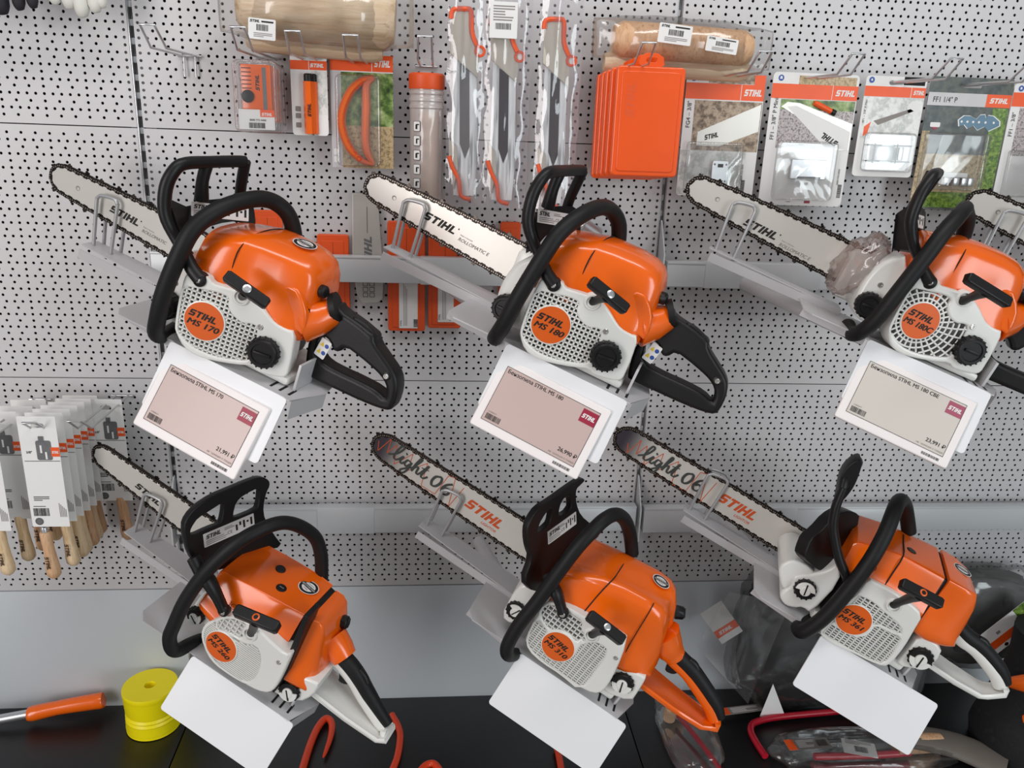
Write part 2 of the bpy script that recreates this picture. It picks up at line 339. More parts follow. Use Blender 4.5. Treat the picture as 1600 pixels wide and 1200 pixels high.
def rating_label(root, M, w, h, name='rating_label', guard=None):
    mb = MB(); mb.prism(M, [rrect(-w/2, -h/2, w/2, h/2, 1.2)], 0, .7, 'paper'); mb.logo(M @ Matrix.Translation((-w*.46, h*.05, 0)), h*.3, 'ink', .9)
    r = random.Random(3)
    for k in range(3): mb.rect(M, -w*.46, -h*(.12+.13*k), -w*.46 + w*(.3+.2*r.random()), -h*(.07+.13*k), .9, 'ink_grey')
    mb.text(M @ Matrix.Translation((-w*.05, -h*.25, 0)), 'CE', h*.32, 'ink', .9)
    for k in range(5): mb.rect(M, w*(.12+.075*k), h*(.05 if k % 2 else -.25), w*(.16+.075*k), h*(.32 if k % 3 else .2), .9, 'ink')
    mb.rect(M, -w*.1, h*.16, w*.1, h*.22, .9, 'ink_grey'); mb.rect(M, -w*.1, h*.28, w*.06, h*.33, .9, 'ink_grey')
    return mb.build(name, root)
def free_sticker(root, M, r, square=False):
    mb = MB(); mb.disc(M, (0, 0), r, .6, 'paper', 32); mb.disc(M, (0, 0), r*.92, .8, 'ink', 32)
    mb.disc(M, (0, 0), r*.66, 1., 'paper', 28)
    mb.rect(M, -r*.86, -r*.2, r*.86, r*.2, 1.2, 'ink'); mb.text(M @ Matrix.Translation((0, -r*.1, 0)), 'БЕСПЛАТНО', r*.26, 'paper', 1.4, .01, 0, 'CENTER')
    mb.text(M @ Matrix.Translation((0, -r*.48, 0)), 'STIHL', r*.22, 'tag_red', 1.4, .01, 0, 'CENTER'); mb.rect(M, -r*.4, r*.34, r*.4, r*.42, 1.2, 'ink_grey')
    return mb.build('round_sticker', root)
def KM(s0, h0, m, k):
    """leaning guard plane through (s0, 0, h0): x across, y up the plate, z to the rear"""
    n = Vector((1, -m, k)).normalized(); x = Vector((m, 1, 0)).normalized(); y = x.cross(n); y = y if y.z > 0 else -y
    return frame((s0, 0, h0), x, y, n)
def section(pts, s, n=5): return [Vector((s + q[2] if len(q) > 2 else s, q[0], q[1])) for q in pts]
def smooth_ring(pts, n=4): return catmull([Vector(q) for q in pts], n, True)
def handle_T(root, A, B, stem, w=17, th=15, dot=None):
    """pull cord grip: bar from A to B with a tapering stem that runs to the point stem"""
    A, B, S_ = Vector(A), Vector(B), Vector(stem); C_ = (A+B)/2; x = (B-A).normalized(); z = (C_-S_); z = (z - x*z.dot(x)).normalized(); M = frame(C_, x, z.cross(x), z); L = (B-A).length/2
    mb = MB(); P = [(-L, -w*.36), (-L*.9, -w*.5), (L*.9, -w*.5), (L, -w*.36), (L, w*.36), (L*.9, w*.5), (-L*.9, w*.5), (-L, w*.36)]
    mb.prism(M, [P], -th/2, th/2, 'black_plastic', 2.5, 2); mb.tube([C_ - z*th*.2, C_.lerp(S_, .35), C_.lerp(S_, .7), S_], [w*.62, w*.45, w*.36, w*.4], 'black_plastic', 14)
    o = mb.build('pull_grip', root)
    if dot: d = MB(); d.lathe(M, [(6.2, th/2-.5), (6.2, th/2+.6), (5.6, th/2+.9)], dot, 20); d.lathe(M, [(3.6, th/2-.5), (3.6, th/2+1.2)], 'black_plastic' if dot == 'badge' else 'chrome', 16); d.build('grip_button', o)
    return o

# ---------------------------------------------------------------- the small home-owner saws of the upper row
HOUSING = [(-42.8,46.3),(-42.3,11.8),(-40.1,-20.6),(-37.4,-34.8),(-22.1,-53.3),(-1.8,-60),(25.4,-58.1),(58.2,-51.5),(81.6,-44),(90.7,-49.7),(104.9,-49.6),(130.2,-46.1),(137.6,-39.1),(137.1,-25),(136.5,-4.1),(131.4,32.8),(117.1,32.1),(100.2,35.2),(89.3,41.9),(76.3,51.6),(62.7,59.4),(47.6,64.5),(32,64),(10,62),(-1.1,61.3),(-8.5,68.6),(-32.2,67.6),(-40.9,61.1)]
GRILLE_P = [(-39.3,41.9),(-39.4,13.9),(-37.6,-18),(-35.5,-29.4),(-25.7,-39.2),(-5,-48.4),(22.1,-50.1),(52.2,-44.5),(78.2,-35.9),(77.7,-19.8),(79.1,2.5),(75.7,20.2),(66.5,21.2),(55.2,17.2),(41.9,20.9),(31.4,28.6),(26.3,38.5),(27.2,48.4),(12,50.5),(-17.5,45.8)]
REAR = [(137.8,66.6),(150.6,68.1),(152.3,77.2),(157.6,79.8),(162.3,73.7),(198.4,68),(214.1,63.2),(227.6,59.9),(230.7,49.4),(258,31.5),(274.6,20.7),(284.3,9.6),(290.3,-8.3),(291.2,-32.5),(287.3,-42.8),(272.7,-47.2),(237.7,-50.5),(197.9,-51.2),(167.3,-52),(142.1,-51.6),(136.5,-49.5),(130.5,-22.9),(127.2,7.8),(136,21.7)]
REAR_HOLE = [(150.6,23.2),(161.3,19.9),(169.9,8.1),(180.2,9),(188.7,22.9),(215.6,17.2),(240,10.3),(255.9,4.2),(267.2,-4),(272.9,-15.7),(274.5,-27.4),(258,-20.2),(225.5,-18.9),(189.4,-20),(164.3,-19),(150.6,-12.8),(143.3,-0.3),(140.9,14.6)]
TANK = [(-78.7,72.3),(-93,55.4),(-99.9,31.1),(-101.7,7.3),(-98.1,-17.3),(-88.3,-36.1),(-70.3,-41.7),(-44.3,-40.1),(-13.4,-25),(-58.4,81.6)]
FACE = frame((0, -97, 0), (1, .25, 0), (0, 0, 1), (.2425, -.9701, 0))
def small_saw(name, label, loc, rot, nose, model, art, radial=False, film=False, sticker=False):
    R = thing(name, label, 'chainsaw', loc, rot, 'chainsaws on display')
    c0, c1 = (37, 21) if nose < -440 else (38, 21)
    guide_bar(R, nose, -70, c0, c1, 21.5, 32, 70., art)
    # dark core added inside to block light, crankcase base and tank
    mb = MB(); mb.box((25, -5, 5), (150, 108, 96), 'shadow_grey', None, 10); mb.box((60, 0, -52), (150, 120, 14), 'white_plastic', None, 5)
    mb.build('body_core', R)
    mb = MB(); mb.prism(SM(-70), [chaikin(TANK, 1)], -120, 2, 'white_plastic', 7, 3); mb.box((-95, 60, 10), (50, 26, 90), 'white_plastic', None, 10)
    q = SM(-72) @ Matrix.Translation((-76, 24, 0)); screw(mb, q, 4.5); mb.build('oil_tank', R)
    knob_cap(R, 'oil_cap', SM(-76) @ Matrix.Translation((-78, -12, 0)), 21, 15, slot=True)
    # starter housing
    mb = MB(); H = chaikin(HOUSING, 1); G = chaikin(GRILLE_P, 1)
    mb.prism(FACE, [H, G], -40, 0, 'white_plastic', 3.2, 3)
    mb.prism(FACE, [[(x*1.01, y*1.01) for x, y in G]], -14, -9, 'shadow_grey')
    if radial:
        for rr in (37, 46, 55, 64, 74, 85, 97):
            arc = [(rr*math.cos(a), rr*math.sin(a)) for a in [math.radians(-178 + 3*k) for k in range(119)]]; run = []
            for q in arc + [None]:
                ins = q is not None and sum(1 for i in range(len(G)) if (G[i][1] > q[1]) != (G[i-1][1] > q[1]) and q[0] < G[i][0] + (q[1]-G[i][1])/(G[i-1][1]-G[i][1])*(G[i-1][0]-G[i][0])) % 2
                if ins: run.append(q)
                else:
                    if len(run) > 2: mb.tube([FACE @ Vector((a, b, -2.5)) for a, b in run], 1.5, 'white_plastic', 6)
                    run = []
        for k in range(30):
            a = math.radians(12*k + 4); run = []
            for j in range(60):
                q = (( 31 + j*1.6)*math.cos(a + j*.004), (31 + j*1.6)*math.sin(a + j*.004))
                ins = sum(1 for i in range(len(G)) if (G[i][1] > q[1]) != (G[i-1][1] > q[1]) and q[0] < G[i][0] + (q[1]-G[i][1])/(G[i-1][1]-G[i][1])*(G[i-1][0]-G[i][0])) % 2
                if ins: run.append(q)
            if len(run) > 2: mb.tube([FACE @ Vector((x, y, -2.5)) for x, y in run], 1.5, 'white_plastic', 6)
    else: grille(mb, FACE, G, 7.0, 7.3, 2.3, 2.4, -1.2, 5, 'white_plastic', rot=-.03)
    screw(mb, FACE @ Matrix.Translation((81, 22, 0)), 4.6)
    mb.lathe(FACE @ Matrix.Translation((44, 57, 0)), [(13.5, -10), (13, 1), (11.5, 3), (9.5, 3), (9, -6), (.1, -6)], 'white_plastic', 28)
    mb.lathe(FACE @ Matrix.Translation((44, 57, 0)), [(9.2, -7), (9.2, -4)], 'dark_gap', 20)
    mb.build('starter_housing', R)
    badge(R, FACE @ Matrix.Translation((0, 0, -.5)), 31.5, model, ang=-.05)
    knob_cap(R, 'fuel_cap', FACE @ Matrix.Translation((96, -13, 0)), 23.5, 14, slot=True)
    if radial: handle_T(R, [(9,-150,90),(88.8,-128,78.5)][0], [(9,-150,90),(88.8,-128,78.5)][1], FACE @ Vector((42, 52, 0)), 17, 14)
    else: handle_T(R, (30, -120, 93), (95, -103, 72), FACE @ Vector((44, 57, -4)), 17, 15, 'chrome')
    # orange cover: rounded sections lofted from front to rear
    def sec(s, near, far, top, bot, rn=1.): 
        sh = -97 + .25*s
        return smooth_ring([(s, near-12, bot), (s, near-6, bot + (top-bot)*.45), (s, near+2, top-24), (s, near+13, top-10), (s, near+34, top-2), (s, (near+far)/2+8, top), (s, far-24, top-3), (s, far-7, top-13), (s, far, top-34), (s, far, bot), (s, 0, bot-4)])
    mb = MB(); mb.loft([sec(-50, -72, 52, 118, 40), sec(-46, -76, 54, 125, 38), sec(-20, -74, 56, 133, 36), sec(8, -71, 57, 139, 32), sec(12, -68, 57, 141, 32), sec(40, -62, 57, 143, 28), sec(75, -57, 56, 143, 20), sec(100, -54, 54, 140, 16), sec(115, -50, 50, 134, 15), sec(124, -45, 45, 124, 16), sec(130, -37, 38, 108, 18), sec(131.5, -30, 30, 92, 24)], 'orange')
    skirt = [(127.5,33),(112.9,32.6),(96.4,34.4),(85.6,40.7),(72.4,50.1),(71.1,75.9),(103.6,100.1),(130.2,74.2),(138.1,48),(136.7,29)]
    mb.prism(SM(-57), [chaikin(skirt, 1)], -30, 2, 'orange', 4, 3)
    mb.tube([(118, -30, 40), (138, -20, 52), (152, -8, 66)], [34, 27, 21], 'orange', 20)
    mb.tube([(10, -74, 60), (10.5, -71, 110), (13, -52, 131), (17, -20, 141.5), (22, 20, 141), (25, 45, 128)], .9, 'dark_gap', 6, 4)
    mb.build('top_cover', R, 50)
    mb = MB(); mb.cyl((126, -22, 93), (140, -25, 95), 10, 'black_plastic', 20, 3); mb.build('rubber_plug', R)
    mb = MB(); mb.cyl((120, -46, 63), (131, -52, 64), 7, 'black_plastic', 14, 1.5); mb.box((126, -51, 66), (7, 6, 14), 'black_plastic', None, 1.5); mb.build('cover_lock', R)
    # front handle
    mb = MB(); mb.tube([(-80, -30, -62), (-77, -72, -66), (-71, -101, -52), (-64, -115, -22), (-58, -121, 28), (-48, -117, 95), (-41, -105, 134), (-28, -76, 163), (-14, -30, 179), (-2, 8, 179), (16, 32, 164), (28, 46, 134), (36, 52, 96), (40, 54, 60)], 12.6, 'black_rubber', 18, 5)
    mb.tube([(-50, -98, 82), (-36, -100, 70), (-20, -99, 60)], [10, 10.5, 11], 'black_plastic', 12, 4); mb.cyl((-20, -90, 60), (-20, -105, 60), 11, 'black_plastic', 20, 2)
    screw(mb, SM(-105) @ Matrix.Translation((-20, 60, 0)), 4.8); mb.build('front_handle', R, 60)
    # hand guard
    mb = MB(); mb.tube([(-48, -97, 84), (-72, -100, 104), (-92, -105, 132), (-99, -105, 168), (-97, -97, 194), (-93, -82, 205), (-84, -40, 209), (-72, 4, 213), (-66, 20, 214)], [10, 10, 11, 11, 10.5, 10, 9.5, 9.5, 9.5], 'black_plastic', 12, 4, flat=.85)
    mb.tube([(-66, 21, 215), (-68, 26, 190), (-70, 34, 160), (-66, 42, 132), (-52, 50, 104)], 8.5, 'black_plastic', 12, 4)
    mb.tube([(-87, -40, 209), (-87, -43, 180), (-84, -40, 150)], [9.5, 9, 11], 'black_plastic', 12, 3)
    mb.prism(KM(-67, 130, .65, .55), [chaikin([(max(-60, min(q[0], 46)), q[1]) for q in [(-92.7,1.5),(-77.4,2.3),(-35.7,9.8),(-22.5,19),(39.2,27.7),(47.6,1.5),(60.2,-16.3),(40.9,-15.8),(26,-3.4),(-18.6,-14.9),(-39.7,-30.6),(-78.2,-58.2),(-90.2,-41.5),(-97.1,-21.9)]], 1)], -5, 5, 'black_plastic', 2, 2)
    Kg = KM(-67, 130, .65, .55); f4 = [Vector((-99, -102, 154)), Vector((-58, -96, 92)), Kg @ Vector((-58, -52, 0)), Kg @ Vector((-58, 4, 0))]; f8 = [q + Vector((-5, 0, 0)) for q in f4] + [q + Vector((5, 0, 0)) for q in f4]
    mb.add(f8, [[3, 2, 1, 0], [4, 5, 6, 7], [0, 1, 5, 4], [1, 2, 6, 5], [2, 3, 7, 6], [3, 0, 4, 7]], 'black_plastic')
    g = mb.build('hand_guard', R, 50)
    rating_label(g, KM(-67, 130, .65, .55) @ Matrix.Translation((-9, 3, 5.2)) @ Matrix.Rotation(.03, 4, 'Z'), 90, 21)
    if film:
        bm = bmesh.new(); bmesh.ops.create_icosphere(bm, subdivisions=4, radius=1)
        for v in bm.verts: d = v.co.normalized(); n = 1 + .22*noise.noise(d*2.6) + .2*noise.noise(d*6); v.co = Vector((-106 + 34*n*d.x + 14*d.z, 16 + 78*n*d.y, 32 + 58*n*d.z))
        MB().bm(bm, 'wrap_film').build('plastic_wrap', R, 180)
    # rear handle
    mb = MB(); mb.prism(SM(-16), [chaikin(REAR, 1), chaikin(REAR_HOLE, 1)], -34, 0, 'black_plastic', 7, 4)
    q = SM(-16) @ Matrix.Translation((266, 10, 0)); mb.lathe(q, [(7, -4), (7, .8), (6, 1.4)], 'black_plastic', 18); screw(mb, SM(-17.4) @ Matrix.Translation((266, 10, 0)), 4.6)
    mb.tube([(150, -12, 72), (158, -10, 77)], [22, 23], 'black_rubber', 20)
    h = mb.build('rear_handle', R, 45)
    mb = MB(); mb.prism(SM(-8), [chaikin([(154.6,30.9),(169.3,9.4),(178.6,9.2),(185,21.1),(186.5,30.7),(170.6,38.7)], 1)], -14, 0, 'black_plastic', 2, 2); mb.build('throttle_trigger', h)
    mb = MB(); mb.prism(SM(-9), [chaikin([(178.5,72.3),(199.4,72.2),(226.1,61.3),(230.4,52.4),(227.6,44.8),(208.2,54)], 1)], -12, 0, 'black_plastic', 3, 2); mb.build('throttle_lock', h)
    if not radial:
        mb = MB(); Mw = frame((156, -17.5, 5), (.93, 0, -.2), (.2, 0, .93), (0, -1, 0)); mb.prism(Mw, [rrect(-9, -15, 9, 17, 2)], 0, .8, 'paper')
        for yy in (-5, 8):
            mb.flat(Mw, [(-7, yy-4), (0, yy-4), (-3.5, yy+4)], 1, 'warn_yellow'); mb.disc(Mw, (4.2, yy), 3.6, 1, 'blue', 16)
        mb.build('warning_label', h)
    else:
        pass
    if sticker: free_sticker(R.children[[c.name.split('.')[0] for c in R.children].index('top_cover')], frame((78, -8, 144.6), (1, -.1, -.02), (.1, 1, .05)), 18.5)
    return R
def bar_art_small(x, y, ang, size=14., extra='ROLLOMATIC E', made=True):
    def f(mb, M):
        T = M @ Matrix.Translation((x, y, 0)) @ Matrix.Rotation(ang, 4, 'Z')
        mb.logo(T, size, 'ink', 2.6, 1.23, .28, True)
        if extra:
            mb.text(T @ Matrix.Translation((size*5.3, -size*.35, 0)), extra, size*.62, 'ink_grey', 2.6, .02, .25)
            mb.text(T @ Matrix.Translation((size*5.4, size*.32, 0)), 'Made in Germany', size*.24, 'ink_grey', 2.6)
    return f

# ---------------------------------------------------------------- display bracket: sheet tray, arm, bar cradle and front plate
def bracket(name, label, loc, rot, group='saw display brackets', arm=None, plate=((-53, 156), 100, 40), wire_s=-340., tray=None, hh=-60.):
    R = thing(name, label, 'display bracket', loc, rot, group)
    mb = MB(); T = tray or [(-165, -70), (-150, -88), (-56, -86), (160, -90), (184, -24), (170, 62), (-60, 70), (-165, 66)]
    mb.prism(frame((0, 0, hh), (1, 0, 0), (0, 1, 0)), [T], -2, 0, 'bracket_paint')
    mb.prism(frame((0, 0, hh), (1, 0, 0), (0, 1, 0)), [[(146, -60), (150, -60), (150, -10), (146, -10)]], 0, 45, 'bracket_paint', 1)
    for x in (118, 134, 150): mb.box((x, -66, hh+.3), (4, 22, .5), 'dark_gap')
    a, b = Vector((163, -90, hh)), Vector((184, -20, hh)); mb.add([a, b, b + Vector((0, 0, -26)), a + Vector((0, 4, -34))], [[0, 1, 2, 3]], 'bracket_paint')
    a, b = Vector((-165, -70, hh)), Vector((-56, -86, hh)); mb.add([a, b, b + Vector((0, 2, -14)), a + Vector((0, 2, -14))], [[0, 1, 2, 3]], 'bracket_paint')
    mb.build('tray', R, 30)
    (s0, s1), L, tilt = plate
    up = Vector((0, tilt, L)).normalized(); Mp = frame((0, -88, hh), (1, 0, 0), up)
    mb = MB(); mb.prism(Mp, [rrect(s0, -L*1.08, s1, 0, 6)], -1.5, 1.5, 'plate_white', .5, 1); mb.build('front_plate', R, 30)
    mb = MB(); mb.prism(frame((0, 56, hh+8), (1, 0, -.02), (0, 1, 0)), [[(wire_s-6, -14), (-90, -24), (-90, 34), (wire_s-6, 24)]], -2, 0, 'bracket_paint')
    mb.box(((wire_s-90)/2, 33, hh+1), (-wire_s-90, 2, 16), 'bracket_paint'); mb.build('bar_support', R, 30)
    w = MB()
    for dd in (58, 82):
        w.tube([(wire_s+6, dd, hh+10), (wire_s-2, dd, 30), (wire_s-1, dd, 40), (wire_s+6, dd, 46), (wire_s+30, dd, 50), (wire_s+38, dd, 44), (wire_s+39, dd, 36), (wire_s+42, dd, -52)], 3.1, 'wire_grey', 10, 5)
    w.build('bar_cradle', R, 60)
    if arm: m2 = MB(); m2.tube(arm, 13, 'bracket_paint', 18); m2.build('support_arm', R, 60)
    return R
def local(loc, rot, P): return (Matrix.Translation(loc) @ Euler([math.radians(a) for a in rot]).to_matrix().to_4x4()).inverted() @ Vector(P)

S1 = ((.2429, -.3352, .2241), (.6, 19.1, -21.4)); S2 = ((.7575, -.3449, .2279), (-.1, 20.1, -21.1)); S3 = ((1.3492, -.3393, .2417), (-.6, 19.9, -20.1)); S7 = ((1.8692, -.3393, .2417), (-.6, 19.9, -20.1))
small_saw('chainsaw', 'orange and white chainsaw above the pinkish price display reading 21,991', *S1, -447, 'MS 170', bar_art_small(-323, 22, -.06, 13, 'ROLLOMATIC'), sticker=True)
small_saw('chainsaw', 'orange and white chainsaw above the pinkish price display reading 26,990', *S2, -421, 'MS 180', bar_art_small(-305, 25.4, -.06))
small_saw('chainsaw', 'orange and white chainsaw with round-spoked grille above the display reading 23,991', *S3, -427, 'MS 180C', bar_art_small(-311, 13.2, -.05), radial=True, film=True)
small_saw('chainsaw', 'chainsaw cut off by the right edge, only its bar tip and chain in view', *S7, -405, 'MS 180', None)
S = [S1, S2, S3, S7]
for k, (loc, rot) in enumerate(S):
    A0 = local(loc, rot, (loc[0] - .19, -.07, loc[2] - .01)) * 1000; A1 = Vector((-40, 20, -78))
    bracket('display_bracket', ['grey tray bracket with bar cradle under the upper left saw', 'grey tray bracket with bar cradle under the upper middle saw', 'grey tray bracket with bar cradle under the upper right saw', 'bar cradle bracket cut off at the right edge of the photo'][k], loc, rot, arm=[A0, A0.lerp(A1, .35), A1] if k != 3 else None)

# price displays hung on the front plates
def price_tag(label, loc, rot, title, price, scr, red):
    R = thing('price_display', label, 'price display', loc, rot, 'electronic price displays')
    P00, P10, P11, P01 = Vector((-48, -96, -79)), Vector((141, -104, -80)), Vector((138, -152, -190)), Vector((-51, -144, -187))
    x = (P10-P00); y = (P00-P01); M = frame(P01, x, y); W, H = x.length, y.length
    mb = MB(); mb.prism(M, [rrect(0, 0, W, H, 4)], -9, 0, 'tag_white', 2, 2); mb.build('display_frame', R, 40)
    x0, y0, x1, y1 = 13, 15, W-13, H-11
    mb = MB(); mb.rect(M, x0, y0, x1, y1, .5, scr)
    for a, b, c, d in ((x0, y0, x1, y0+.7), (x0, y1-.7, x1, y1), (x0, y0, x0+.7, y1), (x1-.7, y0, x1, y1)): mb.rect(M, a, b, c, d, .7, 'ink')
    mb.text(M @ Matrix.Translation((x0+4, y1-9.5, 0)), title, 8.6, 'ink', .8, .014)
    mb.rect(M, x1-27, y1-25, x1-.7, y1-4, .8, red); mb.logo(M @ Matrix.Translation((x1-25, y1-18, 0)), 7, 'paper', 1.1, .82)
    mb.text(M @ Matrix.Translation((x1-2, y0+12, 0)), price, 8.8, 'ink', .8, .02, 0, 'RIGHT')
    r = random.Random(5); x_ = x0+5
    while x_ < x0+30: w_ = r.choice((.5, .8, 1.2)); mb.rect(M, x_, y0+4, x_+w_, y0+13, .8, 'ink'); x_ += w_ + r.choice((.5, .8))
    mb.text(M @ Matrix.Translation((x0+6, y0+15, 0)), '0 0000471', 3.4, 'ink_grey', .8); mb.text(M @ Matrix.Translation((x1-2, y0+4, 0)), 'информация о товаре', 4.2, 'ink_grey', .8, 0, 0, 'RIGHT')
    x_ = W-45
    while x_ < W-17: w_ = r.choice((.5, .8, 1.2)); mb.rect(M, x_, 5.5, x_+w_, 10, .5, 'ink'); x_ += w_ + r.choice((.5, .8))
    mb.build('screen', R, 30); return R
price_tag('price display with pinkish screen reading 21,991, under the upper left saw', *S1, 'Бензопила STIHL MS 170', '21,991 ₽', 'tag_screen', 'tag_red')
price_tag('price display with pinkish screen reading 26,990, under the upper middle saw', *S2, 'Бензопила STIHL MS 180', '26,990 ₽', 'tag_screen', 'tag_red')
price_tag('price display with paler screen reading 23,991, under the upper right saw', *S3, 'Бензопила STIHL MS 180 CBE', '23,991 ₽', 'tag_screen_pale', 'tag_rose')

# ---------------------------------------------------------------- the bigger saws of the lower row
def cover(mb, st, m='orange', n=4):
    """stations (s, d_low, h_low, d_ridge, h_ridge, d_far, h_far, round)"""
    R = []
    for s, db, hb, dr, hr, df, hf, r in st:
        P = [(s, db, hb), (s, db + (dr-db)*.35, hb + (hr-hb)*.4), (s, db + (dr-db)*.8, hb + (hr-hb)*.82), (s, dr, hr-r*.45), (s, dr + r*.55, hr), (s, dr + r*1.7, hr + (hf-hr)*.18), (s, df - r*1.7, hf), (s, df - r*.5, hf - r*.15), (s, df, hf - r*.8), (s, df+1, hb + (hf-hb)*.5), (s, df, hb), (s, (df+db)/2, hb-4)]
        R.append(smooth_ring(P, n))
    mb.loft(R, m)
def pro_saw(D):
    R = thing('chainsaw', D['label'], 'chainsaw', D['loc'], D['rot'], 'chainsaws on display')
    n0, c0, c1, w0, w1 = D['bar']; guide_bar(R, n0, -60, c0, c1, w0, w1, 70., D['art'], D.get('hole', False), D.get('face', 'bar_steel'))
    mb = MB(); mb.box((32, -8, 8), (150, 108, 96), 'black_plastic', None, 10); mb.box((45, 0, -50), (190, 120, 20), 'white_plastic', None, 6); mb.build('body_core', R)  # dark box is an added core that blocks light inside the body
    mb = MB(); mb.prism(SM(-68), [chaikin(D['tank'], 1)], -125, 0, 'white_plastic', 6, 3)
    for q in D.get('tank_extra', []): mb.prism(SM(-66), [chaikin(q, 1)], -120, 0, 'white_plastic', 5, 3)
    mb.build('oil_tank', R)
    (a, b) = D['oil']; flip_cap(R, 'oil_cap', SM(-72) @ Matrix.Translation((a, b, 0)), D['oil_r'], D['oil_a'])
    # starter side
    F_ = SM(-95); mb = MB(); H = chaikin(D['housing'], 1); G = [chaikin(g, 1) for g, *_ in D['grilles']]
    mb.prism(F_, [H] + G, -45, 0, 'white_plastic', 4, 3)
    for g, (poly, pu, pv, wu, wv, rot, back) in zip(G, D['grilles']):
        cx = sum(q[0] for q in g)/len(g); cy = sum(q[1] for q in g)/len(g)
        mb.prism(F_, [[(cx + (q[0]-cx)*1.03, cy + (q[1]-cy)*1.03) for q in g]], -9, -5 if back != 'white_plastic' else -4, back)
        grille(mb, F_, g, pu, pv, wu, wv, -.8, 4.5, 'white_plastic', rot=rot)
    bx, by = D['boss']; mb.lathe(F_ @ Matrix.Translation((bx, by, 0)), [(14, -8), (13.5, 2), (12, 4), (10, 4), (9.5, -5), (.1, -5)], 'white_plastic', 28)
    mb.lathe(F_ @ Matrix.Translation((bx, by, 0)), [(9.6, -6), (9.6, -3)], 'dark_gap', 20)
    for q in D.get('screws', []): screw(mb, F_ @ Matrix.Translation((q[0], q[1], 0)), 4.2)
    mb.build('starter_housing', R)
    badge(R, F_ @ Matrix.Translation((0, 0, 0)), D['badge_r'], D['model'], ang=D.get('badge_a', -.12))
    handle_T(R, *D['T'], F_ @ Vector((bx, by, -3)), 19, 16, D['dot'])
    mb = MB(); mb.prism(SM(-66), [chaikin(D['fuel_panel'], 1)], -60, 0, 'white_plastic', 4, 2); mb.build('fuel_tank', R)
    (a, b) = D['fuel']; flip_cap(R, 'fuel_cap', SM(-67) @ Matrix.Translation((a, b, 0)), D['fuel_r'], D['fuel_a'])
    # covers
    mb = MB(); cover(mb, D['cover'])
    for P, r in D.get('seams', []): mb.tube(P, r, 'dark_gap', 6, 3)
    for P, r in D.get('cover_neck', []): mb.tube(P, r, 'orange', 18, 3)
    o = mb.build('top_cover', R, 50)
    if 'mark' in D:
        T, h = D['mark']; k = MB()
        for dx, ch in ((0, 'I'), (.55, 'O'), (1.35, 'I'), (1.75, 'O')):
            if ch == 'O': k.tube([T @ Vector((dx*h + .3*h*math.cos(a), .4*h + .33*h*math.sin(a), .8)) for a in [2*math.pi*j/14 for j in range(14)]], .5, 'ink', 5, closed=True)
            else: k.tube([T @ Vector((dx*h, 0, .8)), T @ Vector((dx*h, .8*h, .8))], .5, 'ink', 5)
        k.build('choke_mark', o)
    for c, r, kind in D.get('plugs', []):
        k = MB(); k.cyl((c[0], c[1], c[2]-6), (c[0], c[1], c[2]+1.5), r, 'black_plastic', 20, 1)
        if kind == 'screw': k.box((c[0], c[1], c[2]+1.8), (r*.9, 1.6, .8), 'chrome')
        k.build('cover_plug', o)
    if 'gap' in D: k = MB(); cover(k, D['gap'], 'black_plastic'); k.build('cover_gap_fill', R, 50)  # black body puts the darkness of the open gap between the covers
    if 'strip' in D: k = MB(); k.prism(SM(-84), [D['strip']], -40, 0, 'black_plastic', 1, 1); k.build('gap_strip', R)  # black strip paints the same dark gap on down beside the housing
    if 'filter' in D: k = MB(); cover(k, D['filter']); [k.tube(p, rr, 'orange', 18) for p, rr in D.get('necks', [])]; o2 = k.build('filter_cover', R, 50)
    else: o2 = o
    c, ax, r, h = D['knob']; ax = Vector(ax).normalized(); k = MB(); Mk = frame(c, ax.orthogonal(), ax.cross(ax.orthogonal()), ax); k.lathe(Mk, [(r*1.1, -6), (r, h*.8), (r*.85, h)], 'black_plastic', 8); k.box((0, 0, h), (r*1.5, r*.5, h*.5), 'black_plastic', Mk, 1.5); k.build('cover_knob', o2)
    T, r = D['sticker']; free_sticker(o2, T, r)
    # handles
    k = MB(); k.tube(D['hoop'], D['hoop_r'], 'black_rubber', 18, 5); hb = k.build('front_handle', R, 60)
    k = MB(); k.tube(D['arm'], D['arm_r'], 'black_plastic', 12, 4, flat=.8); f = D['arm'][-1]; k.cyl((f[0], f[1]+8, f[2]), (f[0], f[1]-6, f[2]), 10, 'black_plastic', 20, 2); screw(k, SM(f[1]-6) @ Matrix.Translation((f[0], f[2], 0)), 5.5)
    for poly, th, M in D['guard']: k.prism(M, [chaikin(poly[0], 1)] + [chaikin([(sum(a[0] for a in q)/len(q) + (p_[0]-sum(a[0] for a in q)/len(q))*1.22, sum(a[1] for a in q)/len(q) + (p_[1]-sum(a[1] for a in q)/len(q))*1.22) for p_ in q], 1) for q in poly[1:]], -th/2, th/2, 'black_plastic', 1.5, 2)
    for P, r in D.get('guard_tubes', []): k.tube(P, r, 'black_plastic', 12, 4, flat=.75)
    g = k.build('hand_guard', R, 50)
    if 'label_at' in D: rating_label(g, *D['label_at'])
    gm, gc = D['grip'], D['grip_m']
    A0, A1 = D['plate']; k = MB(); W = [42, 40, 36, 30, 24, 18, 15]; E_ = gm[-1]
    path = [(A0[0]-24, A0[1]+2), A0, ((A0[0]+A1[0])/2, (A0[1]+A1[1])/2 - 2), A1, (A1[0] + 14, A1[1] + 5), (E_[0] + 6, E_[2] - 10), (E_[0] + 2, E_[2])]
    rings = []
